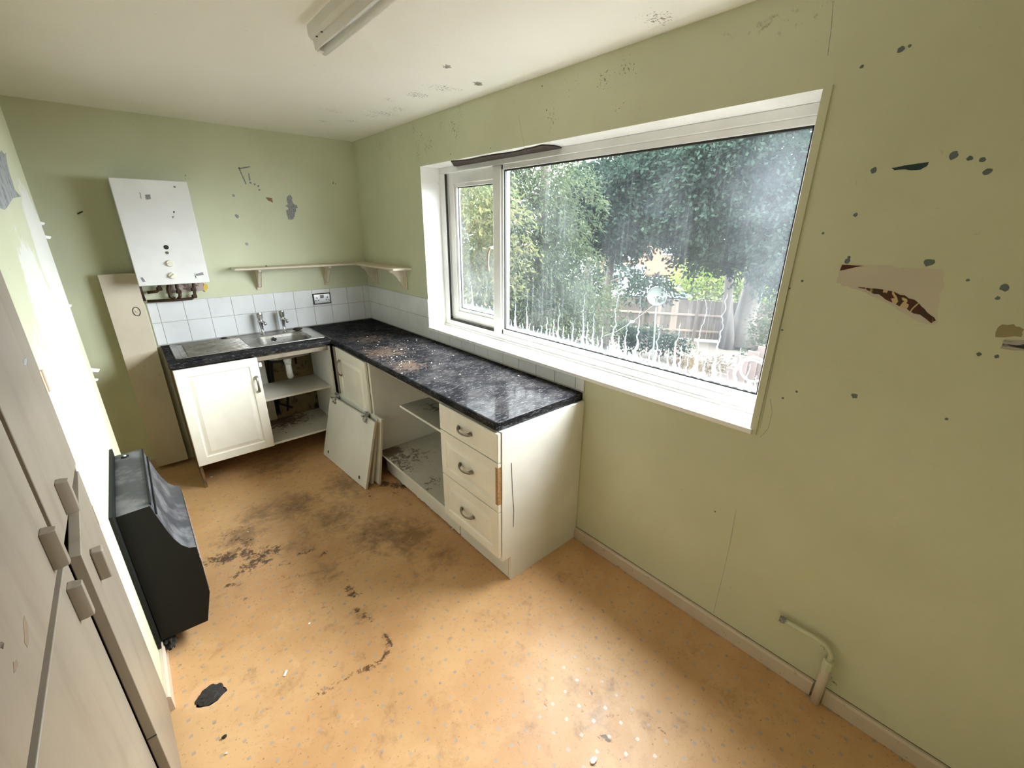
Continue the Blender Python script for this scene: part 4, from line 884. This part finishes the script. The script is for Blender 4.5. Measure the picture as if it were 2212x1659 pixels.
# the lower far door stands slightly ajar
hx_, hy_ = XD, K0-.004; nx_, ny_ = -1.9065, KM+.012
dvec = Vector((nx_-hx_, ny_-hy_, 0)); Ld = dvec.length; dvec.normalize(); nv = Vector((-dvec.y, dvec.x, 0))
nv = nv if nv.x > 0 else -nv
def DB(a0, a1, d0, d1, z0, z1):
    V = [tuple(Vector((hx_, hy_, 0))+dvec*a+nv*d+Vector((0, 0, z))) for z in (z0, z1) for d in (d0, d1) for a in (a0, a1)]
    return V, [(0, 2, 3, 1), (4, 5, 7, 6), (0, 1, 5, 4), (2, 6, 7, 3), (0, 4, 6, 2), (1, 3, 7, 5)]
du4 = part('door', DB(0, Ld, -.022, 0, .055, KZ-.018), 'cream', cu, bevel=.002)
part('handle', DB(Ld-.13, Ld-.10, 0, .024, .90, .985), 'cream', du4, bevel=.004)
part('hinge', DB(-.002, .02, 0, .003, .86, .925), 'brass', du4, bevel=.001)
part('edge_joint', DB(Ld, Ld+.0008, -.0215, -.0005, .437, .441), 'grime', du4)

# ------------------------------------------------------------------ ceiling light
lf = thing('ceiling_light', 'cream fluorescent batten fitting with its tube on the ceiling', 'ceiling light', (-.96, -2.7, 2.34))
LY0, LY1 = -2.07, -3.30
part('spine', prism([(-1.008, H), (-1.008, 2.392), (-.998, 2.381), (-.930, 2.381), (-.922, 2.392), (-.922, H)], 'y', LY0, LY1), 'lamp_body', lf, bevel=.001)
for y in (LY0-.02, LY1+.02): part('lamp_holder', box(-.985, -.945, y-.012, y+.012, 2.345, 2.382), 'lamp_body', lf, bevel=.002)
part('diffuser_side', prism([(-.992, 2.381), (-.988, 2.352), (-.984, 2.352), (-.986, 2.381)], 'y', LY0, LY1), 'lamp_body', lf)
part('fluorescent_tube', tube([(-.957, LY0-.006, 2.354), (-.957, LY1+.006, 2.354)], .0135, 14), simple('unlit_tube_glass', (.82, .80, .74), .3), lf, smooth=True)
for y in (-2.12, -2.17): part('screw', lathe([(.001, 0), (.004, 0), (.004, -.002), (.001, -.002)], (-.995, y, 2.381), n=8), 'grime', lf)

# ------------------------------------------------------------------ capped gas pipe on the window wall
gp = thing('wall_pipe', 'short painted pipe with elbow rising from the skirting', 'pipe', (-.03, -3.89, 0))
A = on(1688, 1342, 'x', -.028); B2 = on(1776, 1386, 'x', -.028); Cc = on(1783, 1415, 'x', -.028); yv = -3.893
part('branch', tube([(-.028, A[1], .281), (-.028, -3.83, .285), (-.028, -3.862, .284), (-.028, -3.882, .272), (-.028, yv, .25), (-.028, yv, .20)], .0095, 10), 'green', gp, smooth=True, label='wall-green painted pipe')
part('end_cap', tube([(-.028, A[1]+.008, .281), (-.028, A[1]-.012, .281)], .012, 8), 'smudge', gp)
part('sleeve', tube([(-.030, yv, .0), (-.030, yv, .185)], .0155, 14), 'skirt', gp, smooth=True, label='cream painted sleeve'); part('coupling', lathe([(.001, .183), (.017, .183), (.018, .19), (.018, .215), (.015, .225), (.001, .225)], (-.029, yv, 0), n=8), 'green', gp)

# ------------------------------------------------------------------ floor debris
def scrap(name, u, v, s, m, lab, cat, h=.004, amp=.5):
    p = on(u, v, 'z', 0.); n = 7; rr_ = [s*random.uniform(1-amp, 1) for _ in range(n)]; a0 = random.random()*6; V = []
    for z in (.0008, h):
        for k in range(n): a = a0+2*pi*k/n; V.append((p[0]+math.cos(a)*rr_[k], p[1]+math.sin(a)*rr_[k]*.6, z+random.uniform(0, .002)))
    return one(name, (V, [tuple(range(n))[::-1], tuple(range(n, 2*n))]+[(i, (i+1) % n, n+(i+1) % n, n+i) for i in range(n)]), m, lab, cat)
scrap('paper_scrap', 1283, 1643, .018, 'whitepaper', 'white torn paper scrap on the floor at the bottom edge of the photo', 'paper', .006, .3)
p = on(617, 1455, 'z', 0.); one('plastic_strip', xf(box(-.013, .013, -.004, .004, .001, .004), Matrix.Translation((p[0], p[1], 0)) @ Matrix.Rotation(.95, 4, 'Z')), 'whitepaper', 'short white plastic strip lying between the two dark floor stains', 'debris')
scrap('white_chip', 668, 1348, .007, 'whitepaper', 'small white chip in mid floor above the long dark stain', 'debris')
scrap('white_chip', 563, 1196, .006, 'whitepaper', 'tiny white chip in the brown burn stain by the heater', 'debris')
scrap('white_chip', 536, 1150, .006, 'whitepaper', 'tiny white chip on the dirty floor just beyond the burn stain', 'debris')
scrap('white_chip', 978, 1143, .012, 'cabw', 'broken white chip at the plinth joint of the drawer unit', 'debris', .008)
scrap('white_chip', 1201, 1180, .006, 'whitepaper', 'tiny white chip on the floor beside the end panel', 'debris')
scrap('white_chip', 457, 1031, .010, 'whitepaper', 'white sliver on the floor under the sink cabinet edge', 'debris')
scrap('white_chip', 490, 1628, .006, 'whitepaper', 'tiny white chip on the floor beside the cupboard', 'debris')
scrap('black_pellet', 485, 1593, .009, 'grime', 'small black pellet on the floor near the cupboard', 'debris', .007, .2)
p = on(455, 1501, 'z', 0.)
V, Fc = blob((p[0], p[1], 0), .048, .040, .008, .45, 2.2, 4); V = [(x, y, max(z, .0005)) for x, y, z in V]
tp = one('tar_patch', (V, Fc), simple('crusty_black_residue', (.028, .024, .022), .75, dirt=(.10, .09, .08), dscale=70, dlo=.55, dhi=.7, grain=90, bstr=.8), 'round crusty black residue stuck to the floor', 'residue')
# crumbs on the worktop
V, Fc = [], []
for k in range(120):
    u = random.gauss(865, 45); v = random.gauss(770, 22); p = on(u, v, 'z', ZW)
    if not (-.57 < p[0] < -.03 and -2.5 < p[1] < -.05): continue
    s = random.choice([.001, .0015, .002, .0035]) ; q2 = box(p[0]-s, p[0]+s*random.uniform(.4, 1), p[1]-s, p[1]+s*random.uniform(.4, 1), ZW+.0002, ZW+s*.7+.0004)
    V, Fc = join((V, Fc), q2)
one('crumbs', (V, Fc), 'paleplaster', 'pale plaster crumbs scattered on the black worktop', 'crumbs', kind='stuff')
for u, v, s, lab in ((867, 755, .012, 'cream plaster flake on the worktop near the corner door'), (868, 807, .008, 'white flake at the front of the worktop'), (1120, 812, .007, 'pale flake on the worktop below the wide pane')):
    p = on(u, v, 'z', ZW); n = 7; V = [(p[0]+math.cos(2*pi*k/n)*s*random.uniform(.6, 1), p[1]+math.sin(2*pi*k/n)*s*random.uniform(.4, .8), z) for z in (ZW+.0003, ZW+.003) for k in range(n)]
    one('plaster_flake', (V, [tuple(range(n))[::-1], tuple(range(n, 2*n))]+[(i, (i+1) % n, n+(i+1) % n, n+i) for i in range(n)]), 'paleplaster', lab, 'debris')

# ------------------------------------------------------------------ outdoors
ZG = -2.9
struct('ground', grid(cuts(.35, 80, 4), cuts(-45, 80, 4), lambda x, y: (x, y, ZG)), 'ground')
struct('exterior_wall', join(([(XO, -30, ZG), (XO, 12, ZG), (XO, 12, WZ0-.02), (XO, -30, WZ0-.02)], [(0, 1, 2, 3)]), ([(XO, -30, WZ1), (XO, 12, WZ1), (XO, 12, 3.2), (XO, -30, 3.2)], [(0, 1, 2, 3)]),
       ([(XO, -30, WZ0-.02), (XO, WY1, WZ0-.02), (XO, WY1, WZ1), (XO, -30, WZ1)], [(0, 1, 2, 3)]), ([(XO, WY0, WZ0-.02), (XO, 12, WZ0-.02), (XO, 12, WZ1), (XO, WY0, WZ1)], [(0, 1, 2, 3)])), 'brick')
# fence
f0 = np.array([14.2, 8.4, 0]); f1 = np.array([18.9, 1.0, 0]); fd = (f1-f0)/np.linalg.norm(f1-f0); FLn = np.linalg.norm(f1-f0); fnn = np.array([-fd[1], fd[0], 0]); fnn = fnn if fnn @ np.array([-1, -.8, 0]) > 0 else -fnn
fe = thing('garden_fence', 'brown board garden fence standing behind the tall trunk', 'fence', tuple((f0+f1)/2+np.array([0, 0, ZG])))
def FBx(s0, s1, d0, d1, z0, z1):
    V = [tuple(f0+fd*s+fnn*d+np.array([0, 0, z])) for z in (z0, z1) for d in (d0, d1) for s in (s0, s1)]
    return V, [(0, 2, 3, 1), (4, 5, 7, 6), (0, 1, 5, 4), (2, 6, 7, 3), (0, 4, 6, 2), (1, 3, 7, 5)]
s = 0.; k = 0
while s < FLn-.14:
    part('board', FBx(s, s+.135, 0+(k % 2)*.012, .018+(k % 2)*.012, ZG+.12, ZG+1.78+random.uniform(-.02, .02)), 'fencel' if k in (20, 24, 25) else 'fence', fe); s += .142; k += 1
for z in (.42, 1.12): part('rail', FBx(0, FLn, .03, .075, ZG+z, ZG+z+.08), 'fencel', fe)
for s in (0, 2.2, 4.4, 6.6, 8.6): part('post', FBx(s, s+.10, .02, .12, ZG, ZG+1.85), 'fence', fe)

def foliage(clusters, n, size, droop=.5, spread=1., asp=.3):
    """clusters: (centre, rx, ry, rz); narrow leaves hanging in sprays around them"""
    vol = np.array([c[1]*c[2]+c[2]*c[3]+c[1]*c[3] for c in clusters]); cnt = np.maximum(1, (n*vol/vol.sum()).astype(int)); Vs = []
    for (c, rx, ry, rz), k in zip(clusters, cnt):
        ns = max(1, k//14)
        d = RNG.normal(size=(ns, 3)); d /= np.linalg.norm(d, axis=1)[:, None]
        lum = .72+.28*np.sin(d[:, 0]*5+c[0])*np.cos(d[:, 1]*4+c[1]*2)
        cen = np.array(c)+d*np.array([rx, ry, rz])*(RNG.random((ns, 1))**.22)*lum[:, None]
        out = d.copy(); out[:, 2] = out[:, 2]*.4-droop; out /= np.linalg.norm(out, axis=1)[:, None]
        t = RNG.random((ns, 14, 1)); ln = size*5*spread
        p = cen[:, None]+out[:, None]*t*ln+RNG.normal(size=(ns, 14, 3))*size*.55
        a = out[:, None]*.8+RNG.normal(size=(ns, 14, 3))*.55; a /= np.linalg.norm(a, axis=2, keepdims=True)
        s2 = np.cross(a, RNG.normal(size=(ns, 14, 3))); s2 /= np.linalg.norm(s2, axis=2, keepdims=True)
        L2 = size*RNG.uniform(.7, 1.4, (ns, 14, 1)); 
        q3 = np.stack([p, p+a*L2*.5+s2*L2*asp*.5, p+a*L2, p+a*L2*.5-s2*L2*asp*.5], 2); Vs.append(q3.reshape(-1, 3))
    return np.concatenate(Vs)
def leaf_mesh(name, V, m, parent, off):
    me = D.meshes.new(name); n = len(V); me.vertices.add(n); me.vertices.foreach_set('co', (V-off).astype('f').ravel())
    me.loops.add(n); me.loops.foreach_set('vertex_index', np.arange(n, dtype='i')); me.polygons.add(n//4)
    me.polygons.foreach_set('loop_start', np.arange(0, n, 4, dtype='i')); me.materials.append(M[m]); me.update(); me.validate()
    o = link(name, me, parent); o['kind'] = 'stuff'; OFF[o.name] = off; return o
def tree(name, lab, cat, base, cl, n, size, m, trunk=None, r0=.2, droop=.5, branches=True, spread=1., asp=.3, group=None, bm='bark'):
    base = np.array(base, float); t = thing(name, lab, cat, tuple(base), group)
    if trunk is not None:
        pts = [np.array(q2, float) for q2 in trunk]; N = len(pts)
        part('trunk', tube(pts, [r0*(1.5 if i == 0 else 1-.6*i/(N-1)) for i in range(N)], 14), bm, t, smooth=True)
        if branches:
            vf = ([], [])
            for c, rx, ry, rz in cl:
                j = min(range(N), key=lambda i: np.linalg.norm(pts[i]-np.array(c))); a = Vector(pts[max(j, 1)]); b3 = Vector(c); mid = (a+b3)/2+Vector((0, 0, .2))
                vf = join(vf, tube([a, mid, b3], [r0*.3, r0*.18, r0*.06], 6))
            part('branches', vf, bm, t, smooth=True)
    leaf_mesh('foliage', foliage(cl, n, size, droop, spread, asp), m, t, base)
    return t
def E3(u, v, d, rx, rz, ry=None): return (tuple(far(u, v, d)), rx, ry or rx, rz)
def gp3(u, v, d): p = far(u, v, d); return (p[0], p[1], ZG)
g = gp3(1170, 600, 9.5)
tree('conifer', 'pale grey-green conifer close outside the wide pane', 'tree', g,
     [E3(1150, 420, 9.3, 1.0, 1.1), E3(1230, 430, 9.6, .7, 1.0), E3(1110, 560, 9.2, 1.1, 1.2), E3(1210, 560, 9.4, .9, 1.2), E3(1170, 660, 9.2, 1.2, .8), E3(1255, 660, 9.3, .8, .75), E3(1020, 600, 9.3, 1.2, 1.5), E3(1000, 460, 9.5, 1.2, 1.3), E3(1170, 340, 9.8, .7, .7), E3(1295, 640, 9.6, .5, .6), E3(1060, 380, 9.6, 1., .8), E3(1120, 500, 9.9, 1.3, 1.4), E3(1190, 700, 9., 1., .6), E3(1080, 690, 9.3, 1.3, .8)],
     52000, .09, 'leaf_pale', [(g[0], g[1], ZG), (g[0], g[1], 0), (g[0], g[1], 2.), (g[0], g[1], 4.3)], .16, .75)
g = gp3(1040, 560, 6.0)
tree('yellowing_conifer', 'conifer with yellow drooping sprays just outside the narrow sash', 'tree', g,
     [E3(1000, 420, 5.6, .5, .35), E3(1050, 440, 5.5, .4, .25), E3(1005, 520, 5.7, .4, .3), E3(1040, 590, 5.7, .45, .3), E3(1095, 520, 5.5, .25, .4), E3(990, 610, 5.8, .4, .3), E3(1030, 370, 5.8, .4, .2)],
     6200, .075, 'leaf_yel', [(g[0]-.1, g[1]+.4, ZG), (g[0]-.1, g[1]+.4, 0), (g[0]-.1, g[1]+.5, 2.4)], .07, 1.0)
g = gp3(1315, 600, 15.5)
tree('evergreen_tree', 'dark evergreen tree in front of the brick house', 'tree', g,
     [E3(1330, 400, 15, 1.1, 1.0), E3(1400, 400, 15.5, 1.2, 1.1), E3(1300, 480, 15, 1.0, 1.0), E3(1370, 480, 15, 1.2, .8), E3(1460, 440, 16, 1.2, 1.0), E3(1440, 485, 15.6, .8, .35), E3(1395, 608, 14, .55, .30), E3(1370, 350, 15.5, .9, .45), E3(1500, 480, 15.6, .8, .4), E3(1270, 420, 15, .9, 1.2)],
     42000, .13, 'leaf_dark', [(g[0], g[1], ZG), (g[0], g[1], 0), (g[0]+.2, g[1], 2.), (g[0]+.2, g[1], 4.6)], .15, .4, asp=.6)
g = (17.1, 2.75, ZG)
T = [g, tuple(far(1608, 690, 20.2)), tuple(far(1628, 620, 19.8)), tuple(far(1648, 540, 19.)), tuple(far(1660, 430, 18.)), tuple(far(1660, 300, 18.))]
tree('tall_evergreen', 'tall dark evergreen with a thick leaning trunk before the fence', 'tree', g,
     [E3(1560, 340, 14, 1.3, 1.1), E3(1640, 330, 14, 1.4, 1.3), E3(1540, 430, 14, 1.2, 1.0), E3(1630, 440, 14, 1.3, 1.0), E3(1700, 400, 14, 1.2, 1.6), E3(1480, 380, 15, 1.1, 1.0), E3(1580, 520, 14.5, 1.0, .7), E3(1660, 530, 14, 1.0, .8), E3(1520, 540, 15, .8, .45), E3(1720, 520, 13, .9, 1.2), E3(1470, 320, 15, 1.1, .45), E3(1600, 270, 15, 1.5, .5)],
     56000, .135, 'leaf_dark', T, .48, .45, asp=.5)
g = gp3(1578, 700, 19.5)
tree('slender_tree', 'slender dark tree trunk standing between the lime bush and the thick trunk', 'tree', g, [E3(1580, 500, 19.3, 1.2, .8), E3(1560, 455, 19.3, 1.2, .6)],
     2600, .13, 'leaf_dark', [g, tuple(far(1572, 640, 19.5)), tuple(far(1578, 560, 19.4)), tuple(far(1582, 470, 19.3))], .22, .4, branches=False, asp=.5)
g = gp3(1530, 600, 25)
tree('lime_bush', 'bright lime green bush glowing beyond the fence', 'bush', g, [E3(1500, 595, 25, 1.0, .8), E3(1545, 590, 25, 1.2, 1.0), E3(1610, 600, 25.5, 1.4, .9), E3(1530, 640, 25, 1.6, .9), E3(1660, 620, 26, 1.4, .9), E3(1480, 620, 25, .8, .6)], 9000, .16, 'leaf_lime', [g, tuple(far(1535, 600, 25))], .1, .1, branches=False, asp=.6)
g = gp3(1400, 725, 16.6)
tree('ivy_clump', 'dark low ivy growing along the fence foot', 'shrub', g, [E3(1360, 722, 16.6, .8, .30), E3(1400, 730, 16.6, .8, .32), E3(1440, 738, 16.4, .7, .26), E3(1330, 715, 16.8, .7, .3)], 3600, .10, 'leaf_dark', None, droop=.1, asp=.6)
g = gp3(1665, 740, 16.)
tree('bramble_bush', 'grey-green brambles at the foot of the thick trunk', 'shrub', g, [E3(1675, 715, 16, .7, .7), E3(1655, 755, 15.5, .5, .4), E3(1700, 690, 16, .8, .9)], 3600, .10, 'leaf_pale', None, droop=.1, asp=.5)
for u, v, d, sz, lab in ((1500, 800, 12.0, 1.5, 'dry brown scrub on the ground nearer the window'), (1420, 760, 14.0, 1.3, 'dry brown scrub at the foot of the dish pole'), (1560, 765, 14.5, 1.3, 'dry brown scrub before the thick trunk'), (1350, 790, 11.0, 1.4, 'dry brown scrub below the pale conifer')):
    g = gp3(u, v, d); tree('ground_scrub', lab, 'scrub', g, [((g[0]+random.uniform(-1, 1)*sz, g[1]+random.uniform(-1, 1)*sz, ZG+.1), .8, .8, .14) for _ in range(6)], 5200, .10, 'leaf_brown', None, droop=.0, asp=.35, group='dry scrub on the garden floor')
# a belt of trees closing the view
for i, (u, d, r, top, m, lab) in enumerate([(1000, 24, 3.4, 420, 'leaf_dark', 'tall hazy evergreen far behind the narrow sash view'), (1160, 27, 3.6, 400, 'leaf_dark', 'distant dark tree mostly hidden by the pale conifer'), (1270, 30, 3.0, 430, 'leaf_dark', 'distant tree behind the dark evergreen'),
                                      (1600, 34, 4.2, 440, 'leaf_dark', 'distant broad tree beyond the lime bush'), (1740, 30, 4.0, 420, 'leaf_dark', 'distant dark tree at the wide pane\'s edge beyond the thick trunk')]):
    g = gp3(u, 600, d); tree('distant_tree', lab, 'tree', g, [E3(u, 560, d, r, r*.7), E3(u+20, top+40, d, r*.8, r*.7), E3(u-25, 620, d, r*.8, r*.6)], 5200, .24, m, [g, tuple(far(u, 560, d))], .3, .3, branches=False, asp=.6, group='trees beyond the garden')
# brick house
Hc = far(1425, 575, 42); hd = np.array([Hc[0]-CAM[0], Hc[1]-CAM[1], 0]); hd /= np.linalg.norm(hd); hs = np.array([hd[1], -hd[0], 0])
def HB(s0, s1, d0, d1, z0, z1):
    V = [tuple(np.array([Hc[0], Hc[1], 0])+hs*s+hd*d+np.array([0, 0, z])) for z in (z0, z1) for d in (d0, d1) for s in (s0, s1)]
    return V, [(0, 2, 3, 1), (4, 5, 7, 6), (0, 1, 5, 4), (2, 6, 7, 3), (0, 4, 6, 2), (1, 3, 7, 5)]
ho = thing('brick_house', 'orange brick house with white windows far beyond the fence', 'house', (Hc[0], Hc[1], ZG))
part('wall', HB(-5.5, 4.0, 0, 7, ZG, 2.6), 'brick', ho); part('roof', (lambda V: (V[0], V[1]))(HB(-5.8, 4.3, -.4, 7.4, 2.6, 2.9)), 'rooft', ho)
V = HB(-5.8, 4.3, -.4, 7.4, 2.9, 5.2)[0]; V[4], V[5], V[6], V[7] = [tuple(np.array([Hc[0], Hc[1], 0])+hs*s+hd*d+np.array([0, 0, 5.0])) for s, d in ((-5.8, 3.4), (4.3, 3.4), (-5.8, 3.6), (4.3, 3.6))]
part('roof_slope', (V, HB(0, 1, 0, 1, 0, 1)[1]), 'rooft', ho)
for s0, s1, z0, z1 in ((.1, 2.6, -.4, .75), (-3.6, -1.8, -.9, .2), (-4.2, -1.2, -2.4, -1.3), (2.9, 3.6, -1.2, .4)):
    wd = part('window', HB(s0, s1, -.06, 0, z0, z1), 'winw', ho); part('pane', HB(s0+.12, (s0+s1)/2-.05, -.08, -.055, z0+.1, z1-.1), 'winpane', wd); part('pane', HB((s0+s1)/2+.05, s1-.12, -.08, -.055, z0+.1, z1-.1), 'winpane', wd)
part('fascia', HB(-.2, 2.8, -.5, 0, 1.25, 1.55), 'winw', ho, label='white boxed fascia')
# shed with pale blue roof
Sc = far(1405, 632, 24)
def SB(s0, s1, d0, d1, z0, z1, z2=None):
    V = [tuple(np.array([Sc[0], Sc[1], 0])+hs*s+hd*d+np.array([0, 0, z if (z == z0 or z2 is None or d == d0) else z2])) for z in (z0, z1) for d in (d0, d1) for s in (s0, s1)]
    return V, HB(0, 1, 0, 1, 0, 1)[1]
sh = thing('garden_shed', 'dark garden shed with pale blue sheet roof beyond the fence', 'shed', (Sc[0], Sc[1], ZG))
zs = far(1405, 640, 24)[2]
part('shed_wall', SB(-1.6, 1.9, .1, 2.2, ZG, zs), 'dark_shed', sh); part('roof_sheet', SB(-1.8, 2.1, -.1, 2.4, zs, zs+.06), 'shed', sh)
V = [tuple(np.array([Sc[0], Sc[1], 0])+hs*s+hd*d+np.array([0, 0, z])) for (s, d, z) in ((-1.8, -.1, zs+.06), (2.1, -.1, zs+.06), (1.2, 2.4, zs+.75), (-1.8, 2.4, zs+.75))]
part('roof_slope', (V+[(v[0], v[1], v[2]-.04) for v in V], [(0, 1, 2, 3), (7, 6, 5, 4), (0, 4, 5, 1), (1, 5, 6, 2), (2, 6, 7, 3), (3, 7, 4, 0)]), 'shed', sh)
# pale dish on its pole with a line tied to it
Dp = far(1419, 640, 13.4); base = np.array([far(1417, 750, 13.4)[0], far(1417, 750, 13.4)[1], ZG])
ds = thing('dish', 'pale round dish on a slim pole in the garden', 'dish', tuple(base))
dirc = Vector(tuple(CAM-Dp)).normalized(); a1 = dirc.cross(Vector((0, 0, 1))).normalized(); a2 = a1.cross(dirc)
V = []; n = 24
for r, dd in ((.0, -.05), (.12, -.04), (.22, -.015), (.285, .012), (.29, .02), (.22, -.03), (.12, -.055)):
    for k in range(n): a = 2*pi*k/n; V.append(tuple(Vector(tuple(Dp))+a1*(r*math.cos(a))+a2*(r*math.sin(a))+dirc*dd))
part('dish_bowl', (V, [(i*n+k, i*n+(k+1) % n, (i+1)*n+(k+1) % n, (i+1)*n+k) for i in range(6) for k in range(n)]), 'dish', ds, smooth=True)
part('pole', tube([tuple(base), (Dp[0], Dp[1], Dp[2]-.05)], .028, 8), 'dish', ds)
e_ = far(1250, 745, 11.5); kn = far(1366, 695, 12.9)
ln = thing('washing_line', 'thin washing line with a knotted cloth running down from the pole', 'rope', tuple(e_))
part('line', tube([tuple(Dp-np.array([0, 0, .2])), tuple(kn), tuple(far(1330, 717, 12.5)), tuple(e_)], .008, 5), 'dish', ln); part('knotted_cloth', blob(kn, .07, .05, .04, .5), 'winw', ln)
# pale panels and tubing in the lower corner of the view
pn = thing('panel_screen', 'stepped pinkish board screen in the garden near the sill end', 'fence', tuple(gp3(1600, 800, 9.)))
for i in range(9):
    a = far(1500+i*20, 800, 9.2+i*.05); hgt = far(0, 0, 1)[2]*0; zt_ = far(1500+i*20, 838-i*9-(18 if i > 4 else 0), 9.2)[2]
    part('board', box(a[0]-.02, a[0]+.02, a[1]-.10, a[1]+.10, ZG, zt_), 'pink', pn)
hc = far(1625, 800, 7.5)
hp_ = thing('white_tubing', 'white looped tubing low outside the wide pane\'s sill end', 'hose', (hc[0], hc[1], ZG))
for k, r in enumerate((.26, .2)):
    part('hoop', tube([(hc[0]+.05*k, hc[1]+r*math.cos(a), hc[2]-.1+.1*k+r*math.sin(a)) for a in np.linspace(0, 2*pi, 24)[:-1]], .022, 6, closed=True), 'winw', hp_, smooth=True)
part('stake', box(hc[0]-.02, hc[0]+.02, hc[1]-.02, hc[1]+.02, ZG, hc[2]-.2), 'winw', hp_)
